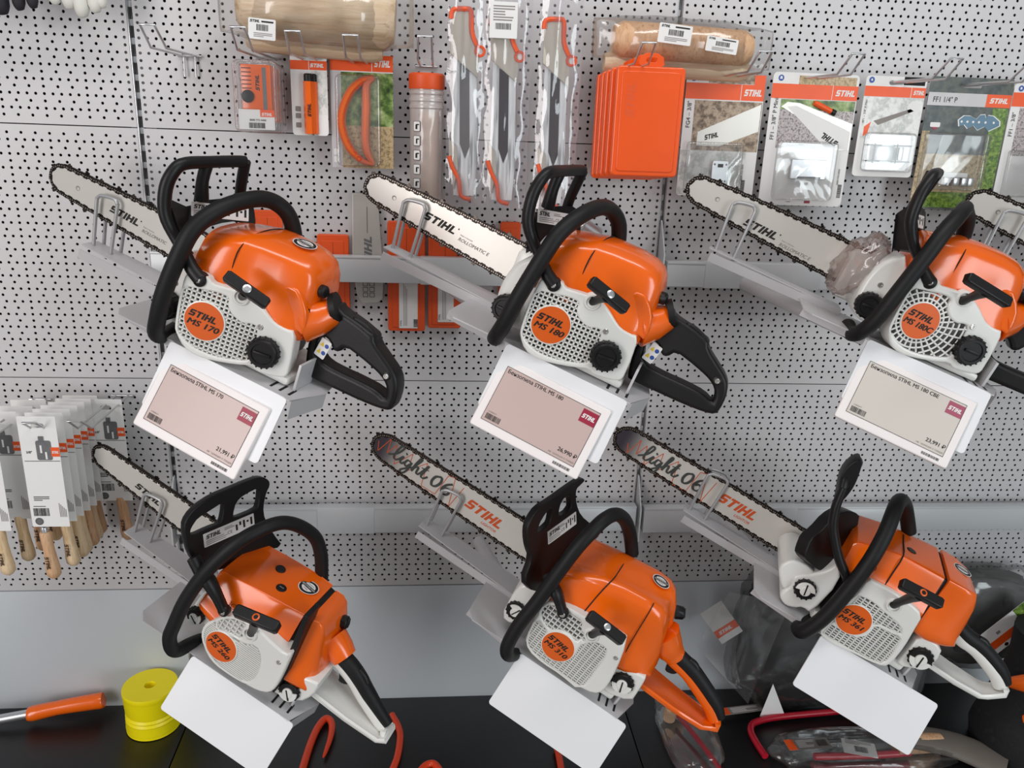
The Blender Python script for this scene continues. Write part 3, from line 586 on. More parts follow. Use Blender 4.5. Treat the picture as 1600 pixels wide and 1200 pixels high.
    for i, (q, w) in enumerate(zip(path, W)):
        a = Vector(path[max(i-1, 0)]); b = Vector(path[min(i+1, len(path)-1)]); t = (b-a).normalized(); nn = Vector((-t.y, t.x)); th = 5.5
        pts = []
        for u, v in ((-1, -.5), (-.9, -1), (.9, -1), (1, -.5), (1, .6), (.9, 1), (.75, .55), (-.75, .55), (-.9, 1), (-1, .6)): c = Vector(q) + nn*v*th; pts.append(Vector((c.x, u*w*.92 - 3, c.y)))
        rings.append(pts)
    k.loft(rings, gc); lo = [Vector(p) - Vector((2, 0, 6)) for p in gm]; k.tube([lo[0] - Vector((30, 0, -10))] + lo, [15, 15, 14, 14, 13], gc, 16, 4)
    rh = k.build('rear_handle', R, 50)
    k = MB(); up = [Vector(p) + Vector((2.5, 0, 4)) for p in gm]; k.tube([up[0] - Vector((30, 0, -9))] + up, [15.5, 15.5, 15, 14, 10], 'black_rubber', 18, 4); k.build('grip_sleeve', rh, 60)
    p1, p2 = up[0].lerp(up[1], .5), up[1].lerp(up[2], .35); k = MB(); k.tube([p1 + Vector((5, -2, 10)), (p1+p2)/2 + Vector((7, -2, 12)), p2 + Vector((6, -2, 9))], 6.5, 'black_plastic', 10, 3); k.build('throttle_lock', rh, 50)
    p = lo[0].lerp(lo[1], .25); k = MB(); k.prism(SM(-8), [chaikin([(p.x-14, p.z-6), (p.x+16, p.z-12), (p.x+10, p.z-24), (p.x-6, p.z-27), (p.x-8, p.z-16)], 1)], -14, 0, 'black_plastic', 2, 2); k.build('throttle_trigger', rh)
    return R
def art_light(x, y, ang):
    def f(mb, M):
        T = M @ Matrix.Translation((x, y, 0)) @ Matrix.Rotation(ang, 4, 'Z')
        mb.logo(T, 21, 'ink_orange', 2.6, 1.06, .3); mb.text(T @ Matrix.Translation((46, -11.5, 0)), 'LIGHTOR', 8.2, 'ink_orange', 2.6, .015, .2)
        L = T @ Matrix.Translation((-152, -6, 0))
        zig = [(-58, 14), (-50, -6), (-38, 34), (-32, 2), (-22, 30), (-8, -10), (14, 34), (22, -4), (48, 36), (60, -14), (92, -12), (96, 40), (110, 44), (128, -18), (134, 38)]
        for a, b in zip(zig[:-1], zig[1:]):
            d = Vector((b[0]-a[0], b[1]-a[1])).normalized(); nn = Vector((-d.y, d.x))*.7
            mb.flat(L, [(a[0]+nn.x, a[1]+nn.y), (a[0]-nn.x, a[1]-nn.y), (b[0]-nn.x, b[1]-nn.y), (b[0]+nn.x, b[1]+nn.y)], 2.62, 'ink_orange')
        # brush script: light 06
        def stroke(P, w=2.4):
            Q = catmull([(px, py, 0) for px, py in P], 6)
            for i in range(len(Q)-1):
                d = (Q[i+1]-Q[i]).normalized(); nn = Vector((-d.y, d.x, 0)); wa = w*(.55 + .45*abs(d.y)); A = Q[i] - d*.5; B = Q[i+1] + d*.5
                mb.flat(L, [(A.x+nn.x*wa, A.y+nn.y*wa), (A.x-nn.x*wa, A.y-nn.y*wa), (B.x-nn.x*wa, B.y-nn.y*wa), (B.x+nn.x*wa, B.y+nn.y*wa)], 2.8 + .0005*i, 'script_ink')
        stroke([(-28, 2), (-14, 14), (-6, 32), (-11, 36), (-16, 20), (-16, 4), (-10, 1), (-4, 8)])
        stroke([(-4, 8), (1, 17), (-1, 5), (3, 1), (8, 8)]); stroke([(3, 25), (4.5, 27)], 2.8)
        stroke([(20, 15), (12, 16), (9, 7), (14, 2), (20, 12), (21, 15), (20, -4), (14, -16), (8, -12), (18, 0), (27, 8)])
        stroke([(27, 8), (36, 32), (33, 36), (29, 18), (28, 1), (31, 12), (37, 16), (38, 4), (42, 2), (46, 9)])
        stroke([(46, 9), (54, 32), (51, 14), (50, 3), (56, 2), (62, 10)]); stroke([(43, 20), (58, 23)], 1.6)
        stroke([(84, 27), (76, 22), (73, 10), (77, 1), (85, 4), (90, 16), (88, 26), (83, 28)], 2.9)
        stroke([(112, 29), (103, 21), (98, 9), (102, 0), (111, 1), (114, 9), (108, 15), (101, 10)], 2.9)
    return f
mat('script_ink', '3E423F', .6, 0, .35, 90)

pro_saw(dict(label='large orange and white chainsaw with white rear handle, right of the yellow reel', loc=(.2254, -.3313, -.3422), rot=(0, 26, -21), model='MS 260',
    bar=(-438, 51, 29, 21, 34), art=bar_art_small(-337, 35, -.14, 13, '', True), hole=False,
    tank=[(-84.9,19.1),(-75.7,57.3),(-31.2,80.1),(-7.4,36.8),(-22,5.4),(-45.4,-13.2),(-72.3,-14.6),(-85,-0.7)], oil=(-71.6, 2), oil_r=15, oil_a=.9,
    housing=[(-23.4,52.5),(-35.7,33.1),(-42.2,15.3),(-41.4,-1.7),(-30.2,-20.5),(-12.4,-34.1),(5,-42.1),(30.7,-43.3),(62.5,-43.3),(90.8,-39),(109.6,-28.3),(115.6,-11),(115.8,21.5),(114.3,53.9),(112.6,75.9),(103.1,65.2),(75.7,69.1),(44.6,77.8),(23.8,77.4),(-3.1,71.4)],
    grilles=[([(-23.7,44.6),(-6.9,64.6),(18.5,72.3),(24.7,57),(26.2,38.9),(4.7,35.2),(-7.7,33.1),(-19.2,28.8)], 8.8, 9.2, 2, 2, -.1, 'panel_grey'),
             ([(-27.6,37.7),(-20.8,24.6),(3.4,30.3),(32.9,30.6),(53.8,43.6),(67.7,29.4),(75,3.6),(74.4,-19.1),(66.3,-36.1),(47.6,-39.4),(26,-40),(3.8,-39),(-14.8,-30),(-33.7,-9.3),(-39.4,7.8),(-36.3,25.9)], 4.0, 400, 2.4, 1.2, -.02, 'groove_shade_grey')],  # grey backing paints in the shade of the grooves between white ribs
    boss=[(35.7,60.1)][0], screws=[(100.5,42.5)], badge_r=31, badge_a=-.3,
    T=[(6.8,-132,121.8),(83.6,-132,140.6)], dot='badge',
    fuel_panel=[(114.3,5),(165.7,21),(173.8,18.8),(174.6,-7.7),(157.6,-40.5),(112.9,-53.1),(110.6,-25.2)], fuel=(133.6, -25.5), fuel_r=18.5, fuel_a=.55,
    cover=[(-68, -86, 40, -62, 101, 47, 104, 5), (-64, -88, 35, -61, 106, 48, 110, 6), (0, -89, 10, -60, 113, 48, 116, 6), (60, -88, -2, -59, 119, 47, 120, 6), (94, -86, -6, -58, 122, 46, 118, 6)],
    gap=[(92, -82, -40, -54, 117, 43, 114, 6), (106, -78, -44, -50, 114, 42, 112, 6)],
    strip=[(99.8,145.9),(108.4,146.4),(119.4,23.7),(114.6,-32.4),(110.1,-32.9),(105.9,53.1)],
    filter=[(104, -76, -3, -52, 114, 47, 113, 7), (120, -74, -5, -51, 118, 47, 113, 8), (131, -72, -7, -50, 113, 46, 108, 10), (144, -70, -7, -46, 78, 43, 86, 12), (158, -66, -8, -42, 34, 35, 50, 12), (164, -58, -6, -36, 16, 28, 32, 8)],
    necks=[([(146, 6, 50), (168, 2, 44), (182, 0, 38)], [30, 26, 22])],
    knob=((147, 22, 84), (.92, 0, .38), 11.5, 8), plugs=[((32, -30, 117), 9.5, 'screw'), ((6, 8, 117), 9, 'hole')], mark=(frame((-24, -79, 66), (1, 0, -.15), (.0, .45, 1)), 14),
    sticker=(frame((66, 4, 120), (.95, -.3, .1), (.3, .95, 0)), 18.5),
    hoop=[(-56.1,-40,-73),(-60.8,-75,-62.1),(-65.9,-100,-59.3),(-73.7,-110,-51.1),(-82.7,-115,-26.3),(-83.8,-115,4.1),(-83.5,-112,59.3),(-73.4,-104,127.9),(-55.8,-85,186.1),(-38.5,-58,214.9),(-19.4,-20,224.4),(3.5,15,211.1),(27.8,42,186.9),(47.3,52,156.2),(61.1,55,125),(71,56,99.6)], hoop_r=12,
    arm=[(-105.5,-98,132.3),(-83.3,-98,116.3),(-63.1,-98,105.9),(-40.6,-98,89.7),(-21,-98,72.9)], arm_r=[13, 14, 14, 11, 10],
    guard=[([[(-108.4,9.9),(-102.7,26.7),(-86.8,41.8),(-58.7,55.2),(-23,63.8),(14.2,72.8),(35.3,75),(51.3,66.1),(54.2,55.4),(47.9,43.7),(43.9,18.4),(50,-6.6),(73.4,-39.8),(97.7,-67.9),(45.4,-65.9),(-2.9,-76.1),(-24.2,-84.4),(-64.8,-74.9),(-85.8,-54.4),(-99.7,-26.2)], [(-90.6,2.4),(-87,10),(-80.4,18.5),(-62,26.4),(-41.1,36.2),(-41.9,13),(-44.9,3.6),(-58.3,1.9),(-88.5,-5.6)], [(-12.3,19.2),(-9.1,34.5),(2.7,43.4),(28.8,51),(29.2,23.8),(24.9,17.2),(-11.4,10.4)]], 13, KM(-97, 163, .45, .5))],
    label_at=(KM(-97, 163, .45, .5) @ frame(Vector([(-21.8,-12.2)][0] + (6.8,)), Vector([(27.7,-1)][0] + (0,)) - Vector([(-68.4,-21.5)][0] + (0,)), (0, 1, 0)), 98, 25),
    grip=[(193.5, 0, 27), (220, 0, 14), (247, 0, -4.5), (304, 0, -38)], grip_m='white_plastic', plate=((172, -36), (305, -52))))
pro_saw(dict(label='large chainsaw with an all orange rear handle over a blank white plate', loc=(.8015, -.3313, -.3567), rot=(0, 27.5, -21), model='MS 310',
    bar=(-500, 41, 43, 26, 34), art=art_light(-283, 33, -.03), face='bar_print',
    tank=[(-111.9,48.9),(-114.7,30.8),(-115.4,12.1),(-110.4,-37.2),(-85.7,-40.1),(-63.8,-5.3),(-51.6,41.6),(-67.8,69.1),(-91.4,52.1)], oil=(-95, -3.5), oil_r=16.5, oil_a=2.7,
    housing=[(-63.5,63.7),(-63.1,26.9),(-55.3,-19.2),(-47.1,-36),(-28.9,-44.4),(7.4,-49.3),(44.4,-47.4),(86.7,-46.9),(107.9,-35.3),(110.7,-13.3),(103.8,31.6),(91.4,79.4),(81.4,82.3),(58.4,82.8),(4.9,80.6),(-21.5,78.6),(-45.7,72.7)],
    grilles=[([(-59,54.4),(-56.8,32.2),(-29.4,17.4),(-16,30.4),(3.6,36.6),(20.6,27.7),(23.6,41.9),(31.4,36.8),(27.4,50.9),(15.2,52.1),(7.7,69.9),(-11.6,69.8),(-42.3,67)], 8.7, 8.7, 1.8, 1.8, -.03, 'shadow_grey'),
             ([(-56.5,23.7),(-51.4,-21.8),(-36.7,-39.1),(-4.8,-44.7),(32.2,-42.9),(76.1,-48.9),(76.6,-7.1),(73.4,49.5),(53.8,53),(37.1,38.8),(29.9,23.9),(34.6,4.3),(27.8,-19.5),(6.7,-31.8),(-16.9,-28.1),(-30.7,-10.1),(-31.4,12.8)], 4.8, 9.5, 1.7, 2., -.03, 'shadow_grey')],
    boss=[(34.4,58.7)][0], screws=[(90.8,47.6)], badge_r=31, badge_a=-.12,
    T=[(2.8,-128,111.1),(75.6,-128,105.9)], dot='chrome',
    fuel_panel=[(106.9,17.3),(158.4,29),(162.2,22.9),(165.5,-5.5),(167.8,-32.7),(112.9,-49.9),(112.2,-21.2)], fuel=(133, -6), fuel_r=19.5, fuel_a=.3,
    cover=[(-62, -84, 70, -64, 112, 50, 138, 14), (-58, -86, 66, -63, 118, 52, 143, 18), (0, -84, 40, -62, 142, 55, 153, 18), (40, -80, 26, -60, 150, 56, 159, 20), (78, -76, 18, -58, 153, 55, 164, 20), (84, -75, 18, -58, 154, 55, 165, 20), (112, -70, 14, -56, 152, 53, 166, 22), (126, -66, 14, -52, 146, 50, 162, 26), (142, -62, 16, -46, 122, 48, 140, 26), (156, -56, 20, -40, 84, 44, 108, 22), (168, -48, 22, -34, 52, 38, 76, 14)],
    seams=[([(2, -81, 66), (6, -70, 110), (10, -62, 140), (16, -40, 149), (24, 20, 154), (30, 50, 150)], 1.), ([(108, -71, 20), (100, -68, 80), (95, -60, 140), (94, -50, 154.5)], .8)],
    cover_neck=[([(148, -4, 86), (170, -2, 70), (188, 0, 61), (198, 0, 56)], [34, 29, 22, 19])], knob=((160, 38, 116), (.9, .2, .35), 12, 10),
    sticker=(frame((94, 8, 165.4), (1, .1, .02), (-.1, 1, .04)), 17),
    hoop=[(-47.5,-55,-79.6),(-54.3,-90,-72.4),(-66.8,-112,-61.6),(-76,-116,-38.4),(-79.5,-114,9.1),(-76.5,-110,59.3),(-75.2,-103,126.3),(-72.6,-92,182.2),(-66.1,-75,217.9),(-57.6,-50,237.4),(-43.4,-20,241.9),(-21.3,12,226.4),(3,40,196.2),(18.8,50,173.7),(31.1,54,155.8)], hoop_r=12.5,
    arm=[(-84.8,-80,98.3),(-68.6,-92,96.2),(-55.7,-97,90.5),(-41.8,-98,78.6),(-28.5,-100,67)], arm_r=[12, 13, 13, 11, 10],
    guard=[([[(-107,-22.9),(-110.9,-3.7),(-105.5,10.1),(-91.3,27.2),(-61,37.3),(-12.2,58.8),(22.3,71.9),(33,66.5),(19.9,57.6),(10.7,52.3),(12.3,40.8),(21.5,21.6),(43.7,-2.3),(85.3,-24.5),(131,-46.4),(87,-72.8),(24,-110.7),(-16,-134.8),(-53.8,-135.2),(-89,-108.8),(-78,-66.6),(-95.3,-46.3)], [(-77,-17.3),(-77,-3.4),(-67.3,11.6),(-54.6,21.2),(-50.1,0.8),(-53,-7.8)], [(-24.4,6),(-27.5,23.6),(-21,35.6),(-9.3,39.8),(-2.1,31.6),(3.9,14.3)]], 13, KM(-114, 173, .55, .5))],
    label_at=(KM(-114, 173, .55, .5) @ frame(Vector([(-9.5,-19.1)][0] + (6.8,)), Vector([(28.7,-2.5)][0] + (0,)) - Vector([(-48.7,-33.6)][0] + (0,)), (0, 1, 0)), 80, 27),
    grip=[(196, 0, 57.6), (222, 0, 52), (246, 0, 44), (300, 0, 18), (324, 0, -2)], grip_m='orange', plate=((178, -12), (303, -20))))
pro_saw(dict(label='large orange and white chainsaw in front of the clear bagged goods, lower right', loc=(1.3391, -.3313, -.3134), rot=(0, 25, -21), model='MS 361',
    bar=(-528, 10, 4, 26, 30), art=art_light(-290, -2, .0), face='bar_print_long',
    tank=[(-122.3,0.8),(-114.2,-20.4),(-120.3,-34),(-121,-46),(-112.8,-56),(-98.9,-61.8),(-82.6,-55.3),(-72.5,-45.3),(-53.8,-48.6),(-48.3,37.5),(-72.3,68.4),(-81.4,44.2),(-93.1,29),(-115.8,7.8)], tank_extra=[[(-153.1,0.3),(-143.3,25.3),(-120.7,32.8),(-91.7,27.3),(-96.2,17.3),(-111.7,-21.3),(-120.2,-36.8),(-137.1,-21.9)]], oil=(-92, -8.7), oil_r=19, oil_a=3.4,
    housing=[(-26.3,82.7),(-24,42.7),(-32,-55.3),(-28.9,-60),(-0.8,-60.7),(33.7,-57.5),(69.3,-56.2),(95.6,-51.4),(101.4,-36.7),(99.2,5.6),(92.6,40.8),(86.7,75.8),(55.1,82.5),(18.2,85.3),(-2.7,83.6)],
    grilles=[([(-22,39.7),(-24.1,-11.4),(17.1,-29.1),(33.9,-10.3),(28.8,17.4),(80.5,20),(70.8,35.4),(27.6,42.2),(11.2,46.7),(-11.1,46.8)], 4.9, 10, 1.5, 2., 0, 'shadow_grey'),
             ([(-27.6,-19.9),(-31.3,-54.8),(-5.9,-60),(31.7,-54.3),(70.5,-51.1),(91.1,-44.8),(89.9,-13.3),(81.6,19.7),(31.3,13.7),(35.4,-9.1),(22.9,-27.6),(4.1,-33.4)], 4.9, 10, 1.5, 2., 0, 'shadow_grey')],
    boss=[(36.4,63.5)][0], badge_r=32, badge_a=-.02,
    T=[(-3.7,-150,127.5),(70.1,-150,131.3)], dot='badge',
    fuel_panel=[(118.1,28.1),(164.3,29.7),(173.1,-2.8),(166.7,-29.1),(121.1,-51.3),(121.5,-17.9)], fuel=(145, -9.6), fuel_r=21, fuel_a=.1,
    cover=[(-72, -84, 70, -62, 114, 38, 122, 5), (-66, -86, 68, -61, 120, 40, 130, 5), (-20, -88, 66, -60, 134, 44, 140, 5), (10, -88, 66, -58, 140, 45, 145, 5), (90, -82, 60, -57, 142, 45, 152, 5)],
    seams=[([(6, -90, 20), (7, -88, 66), (8, -74, 108), (10, -57, 140), (16, -10, 144), (22, 30, 146)], 1.3)],
    gap=[(88, -80, 22, -53, 139, 42, 148, 6), (101, -74, 20, -52, 139, 42, 147, 6)],
    filter=[(99, -72, 30, -57, 144, 47, 153, 6), (130, -68, 26, -57, 145, 48, 152, 6), (152, -64, 28, -56, 144, 48, 149, 10), (166, -61, 32, -50, 126, 46, 136, 18), (176, -58, 36, -44, 92, 42, 104, 18), (182, -54, 38, -40, 56, 38, 68, 10)],
    knob=((181, 40, 92), (1, .2, .2), 14, 9), plugs=[((31, -20, 143.5), 9, 'hole')], mark=(frame((-48, -79, 92), (1, 0, .05), (0, .4, 1)), 14),
    sticker=(frame((136, 12, 150.2), (1, -.2, .0), (.2, 1, .06)), 17),
    hoop=[(-39.6,-40,-73.8),(-54.4,-70,-73),(-64.9,-92,-74.9),(-60.6,-106,-69.3),(-54.8,-112,-46.9),(-49.2,-114,-8.7),(-47.2,-112,54.4),(-47.2,-105,114.9),(-49.8,-88,165.9),(-51.2,-60,199.7),(-45.2,-30,210.9),(-31.3,0,210.1),(-10.5,25,196.5),(12.7,42,173.9),(34,50,150.2)], hoop_r=13.5,
    arm=[(-156.1,-94,205.7),(-147.7,-97,169.6),(-133.4,-98,138.4),(-117.2,-98,118.1),(-92.8,-98,92.7),(-71,-97,75.1),(-54.9,-96,64.3)], arm_r=[9, 10, 11, 11, 11, 11, 10],
    guard=[([[(-89.2,-12.9),(-70.2,17.2),(-44,34.8),(-14.2,37.3),(7.1,30),(5.7,-27.4),(1.2,-52.9),(7,-68.4),(-45.8,-85.5),(-75.3,-77.2),(-104,-64.7),(-107.6,-53.1),(-106.4,-27.1)]], 26, KM(-75, 110, 1.2, .55)), ([[(-163.3,260.3),(-155.7,261.1),(-150.2,247.9),(-142.6,222.9),(-140.4,206.6),(-140.5,188.6),(-142.5,171.7),(-145.4,164.5),(-154.1,184.4),(-162.8,201.6),(-170.7,222.8),(-170,244.6)]], 34, SM(-72))],
    guard_tubes=[([(-154.8,-95,202),(-158.8,-84,216.5),(-154.4,-60,225.3),(-146.2,-30,231.7),(-132.7,10,229),(-128,25,227.6)], [8, 10, 12, 12, 12, 10])],
    grip=[(214, 0, 42.8), (236, 0, 41), (259, 0, 35), (300.6, 0, 17.7), (323, 0, 1)], grip_m='white_plastic', plate=((186, -28), (292, -33))))
B4 = ((.2254, -.3313, -.3422), (0, 26, -21)); B5 = ((.8015, -.3313, -.3567), (0, 27.5, -21)); B6 = ((1.3391, -.3313, -.3134), (0, 25, -21))
for k, (loc, rot) in enumerate((B4, B5, B6)):
    A0 = local(loc, rot, (loc[0] - .16, -.07, loc[2] + .02)) * 1000; A1 = Vector((-40, 20, -80))
    bracket('display_bracket', ['grey tray bracket with blank front plate under the lower left saw', 'grey tray bracket with blank front plate under the lower middle saw', 'grey tray bracket with blank front plate under the lower right saw'][k], loc, rot,
            arm=[A0, A0.lerp(A1, .35), A1], plate=(((-42, 172), (-46, 181), (-24, 214))[k], 100, 42), wire_s=(-305, -330, -330)[k], hh=-62)

# ---------------------------------------------------------------- rails, base shelf, floor
mat('floor_tile', '8F8C88', .5, 0, .1, 3)
tag(MB().box((500, -1900, -1260), (5200, 4000, 20), 'floor_tile').build('floor', smooth=False), None, None, None, 'structure')
o = base_panel.copy(); COL.objects.link(o); o.location = (2, 0, -PH*.001); tag(o, 'grey perforated panel at the far right edge behind the bagged goods, lowest row', 'back panel', 'perforated back panels')
o = MB().box((500, 9, -PH-165), (989, 18, 326), 'solid_grey', None, 1.5).build('plain_panel'); o.location = (2, 0, 0); tag(o, 'plain grey metal back panel at the far right edge, behind the orange striped card', 'back panel', 'plain lower back panels')
for cx, t in ((-1, 'black base shelf board under the yellow reel and orange grip'), (0, 'black base shelf board below the lower middle saw, between two seams'), (1, 'black base shelf board at right under the bagged goods'), (2, 'black base shelf board at the far right corner')):
    o = MB().box((500, -235, -806), (998, 470, 32), 'black_shelf', None, 2).build('base_shelf'); o.location = (cx, 0, 0); tag(o, t, 'shelf', 'black base shelf boards')
def rail(label, x0, x1, z0, z1, sl):
    R = thing('support_rail', label, 'rail', (0, 0, 0), (0, 0, 0), 'support rails')
    mb = MB(); mb.box(((x0+x1)/2, -31, (z0+z1)/2), (x1-x0, 22, z1-z0), 'steel_grey', None, 1.2); mb.box(((x0+x1)/2, -42.6, z1-2.2), (x1-x0, 1.2, 4), 'steel_grey', None, .5); mb.build('rail_bar', R, 30)
    mb = MB(); mb.box(((sl[0]+sl[1])/2, -31, (z0+z1)/2 - .5), (sl[1]-sl[0], 25, z1-z0+2.4), 'steel_grey', None, 1.2); mb.build('rail_sleeve', R, 30)
rail('grey support rail behind the upper left and upper middle saws', 9, 991, 213, 264, (517, 760))
rail('grey support rail behind the upper right saw', 1009, 1991, 217, 267, (1087, 1330))
rail('grey support rail behind the lower left and lower middle saws', 9, 991, -331, -272, (300, 420))
rail('grey support rail behind the lower right saw', 1009, 1991, -337, -277, (1120, 1360))
for x, z, t in ((1000, 344, 'thin pointed steel bracket on the right upright above the upper rail'), (1000, -216, 'thin pointed steel bracket on the right upright above the lower rail'), (0, -216, 'thin pointed steel bracket on the left upright beside the lowest left saw bar')):
    mb = MB(); mb.prism(frame((x, 0, z), (0, 1, 0), (0, 0, 1)), [[(5, 0), (-4, 0), (-46, -62), (-46, -142), (-2, -142), (5, -130)]], -1.5, 1.5, 'steel_grey', .4, 1); tag(mb.build('rail_bracket'), t, 'bracket', 'rail brackets')

# ---------------------------------------------------------------- packaging helpers (front plane: x right, y up, z towards the viewer)
WM = frame((0, 0, 0), (1, 0, 0), (0, 0, 1))
def photo(name, cols, scale=60., detail=8., rough=.35, stretch=(1, 1, 1)):
    m = bpy.data.materials.new(name); m.use_nodes = True; nt = m.node_tree; b = nt.nodes['Principled BSDF']; b.inputs['Roughness'].default_value = rough
    tc = nt.nodes.new('ShaderNodeTexCoord'); mp = nt.nodes.new('ShaderNodeMapping'); mp.inputs['Scale'].default_value = stretch; n = nt.nodes.new('ShaderNodeTexNoise'); n.inputs['Scale'].default_value = scale; n.inputs['Detail'].default_value = detail; n.inputs['Roughness'].default_value = .65
    nt.links.new(tc.outputs['Object'], mp.inputs[0]); nt.links.new(mp.outputs[0], n.inputs['Vector']); cr = nt.nodes.new('ShaderNodeValToRGB'); e = cr.color_ramp.elements
    while len(e) < len(cols): e.new(.5)
    for k, h in enumerate(cols): e[k].position = .3 + .4*k/(len(cols)-1); e[k].color = srgb(h) + [1]
    nt.links.new(n.outputs['Fac'], cr.inputs[0]); nt.links.new(cr.outputs[0], b.inputs['Base Color']); MATS[name] = m
photo('print_garden', ['1E2A14', '4E6A2A', '8FA562', 'C9C9A8'], 45); photo('print_gravel', ['3A3436', '8B8080', 'C9BFBC', '6E6265'], 260, 3); photo('print_wood', ['2A2420', '7A6450', 'B8A48C', '40362E'], 70)
photo('print_pale', ['D8DAD6', 'E9E8E4', 'B9BCB8', 'F2F0EC'], 40); photo('print_dark', ['23292A', '3C4444', '5A5F58', '2E3330'], 30); photo('print_straw', ['5B4A36', '9C8560', 'C9B288', '6F5B40'], 160); photo('print_leaf', ['203214', '4C6C24', '7C9A3C', 'AEB86A'], 120)
photo('wood_light', ['C9A57A', 'DDBF96', 'E6CCA8', 'C79F70'], 22, 4, .5, (6, 6, .7)); photo('wood_beech', ['B98A63', 'CFA27A', 'D9B18C', 'B5845C'], 22, 4, .5, (6, 6, .7)); photo('wood_plank', ['B79A7C', 'CDB292', 'DAC3A6', 'AE9070'], 14, 5, .45, (.5, 5, 5))
photo('painted_blade_sheen', ['55575A', 'F4F6F7', 'D8DCDE', '3C3E42'], 22, 3, .2, (3, 3, .22)); photo('dark_cloth', ['0B0B0D', '18181A', '101012', '222224'], 50, 4, .8)  # blade silver has its bright and dark reflection streaks painted into the colour
mat('band_orange', 'F0591C', .4, 0, .02); mat('case_orange', 'F25A1A', .2, 0, .05, 14, 0, .5); mat('sheath_orange', 'E2531C', .45, 0, .05, 20); mat('grip_grey', 'C3BDB0', .5, 0, .05, 12); mat('strap_grey', '6E675F', .7, 0, .1, 30); mat('red_tube', 'B3122A', .3, 0, .05); mat('hook_orange', 'D8401A', .3, 0, .06, 20)
mat('tool_orange', 'D8601F', .4, 0, .06, 30); mat('glove_white', 'D9D8CF', .7, 0, .08, 60, .3); mat('glove_black', '1C1820', .7, 0, .2, 60, .3); mat('burnt', '3A1F14', .7, 0, .1); mat('picture_grey', '6F7072', .4, .2, .3, 60); mat('wedge_steel', 'BDBAB4', .38, .3, .05, 30)
def at_uv(M, W, H): return lambda u, v: (u*W, -v*H)
def rc(mb, M, W, H, u0, v0, u1, v1, z, m): mb.rect(M, u0*W, -v1*H, u1*W, -v0*H, z, m)
def barcode(mb, M, x, y, w, h, z, seed=1):
    r = random.Random(seed); a = x
    while a < x+w-1: q = r.choice((.4, .6, 1.)); mb.rect(M, a, y, a+q, y+h, z, 'ink'); a += q + r.choice((.4, .7))
def lines(mb, M, x, y, w, n, dy, z, m='ink_grey', seed=2):
    r = random.Random(seed)
    for k in range(n): mb.rect(M, x, y - k*dy, x + w*(.5 + .5*r.random()), y - k*dy + dy*.45, z, m)
def card_base(label, x0, z1, x1, z0, y, cat='packaged part', group=None, rad=6, name='blister_card', m='paper', hole=True):
    R = thing(name, label, cat, (x0*.001, y*.001, z1*.001), (0, 0, 0), group); W, H = x1-x0, z1-z0
    mb = MB(); P = [rrect(0, -H, W, 0, rad)]
    if hole: P.append(rrect(W*.38, -H*.055 - 5, W*.62, -H*.055 + 3, 3.5))
    mb.prism(WM, P, -1, 0, m); return R, mb, W, H
def blister(R, W, H, u0, v0, u1, v1, d, r=6, name='clear_blister'):
    mb = MB(); mb.prism(WM, [rrect(u0*W, -v1*H, u1*W, -v0*H, r)], .6, d, 'blister_film', min(4, d*.4), 2); return mb.build(name, R)
hook_n = [0]
def hook(label, X, Z, L=232, bend=190, rise=30, w=24, prongs=False):
    R = thing('display_hook', label, 'hook', (X*.001, 0, Z*.001), (0, 0, 0), 'wire display hooks'); mb = MB(); h = w/2
    mb.tube([(-h, -1, 0), (-h, -bend, 0), (-h*.9, -L, rise), (h*.9, -L, rise), (h, -bend, 0), (h, -1, 0)], 2., 'chrome', 8); mb.build('wire_loop', R, 60)
    mb = MB(); mb.cyl((-h-9, -4, 0), (h+9, -4, 0), 2.2, 'chrome', 8)
    if prongs:
        for s in (-h+2, h-2): mb.tube([(s, -6, 2), (s, -8, -36)], 1.9, 'chrome', 8)
    mb.build('hook_base', R, 60); return R

# ---------------------------------------------------------------- filing-guide cards, upper right
hook('wire hook holding the card with the square filing plate', 1086, 617); hook('wire hook holding the card with bar photo and orange file handle', 1245, 620); hook('wire hook holding the smaller pale card', 1418, 620); hook('wire hook holding the dark green card', 1560, 621); hook('wire hook at the right edge of the photo', 1702, 621)
def head(mb, W, H, v0, v1, split=.70, logo_h=None, m='band_orange'):
    rc(mb, WM, W, H, 0, v0, 1, v1, .3, m); h = logo_h or (v1-v0)*H*.42; mb.rect(WM, split*W, -v1*H, split*W + 1, -v0*H, .5, 'paper')
    mb.logo(WM @ Matrix.Translation((split*W + W*.04, -(v0+v1)/2*H - h/2, 0)), h, 'paper', .6, (W*(1-split)*.80)/(h*3.96))
def dot(mb, W, H): mb.disc(WM, (W*.09, -H*.042), 5.5, .4, 'blue', 20); mb.flat(WM, [(W*.075, -H*.05), (W*.105, -H*.05), (W*.1, -H*.03), (W*.08, -H*.03)], .6, 'paper')
def vtext(mb, M, x, y, s, size): mb.text(M @ Matrix.Translation((x, y, 0)) @ Matrix.Rotation(math.pi/2, 4, 'Z'), s, size, 'ink', .5, .006)
R, mb, W, H = card_base('blister card with brown photo and square filing plate, beside the orange cases', 1007, 621, 1158, 399, -60, 'filing guide', 'filing guide cards')
rc(mb, WM, W, H, .28, .0, .86, .075, .2, 'print_wood'); rc(mb, WM, W, H, .86, .0, 1, .08, .25, 'band_orange'); dot(mb, W, H); head(mb, W, H, .078, .205); rc(mb, WM, W, H, .13, .215, .99, .62, .3, 'print_wood'); rc(mb, WM, W, H, .0, .62, .85, .99, .25, 'print_pale')
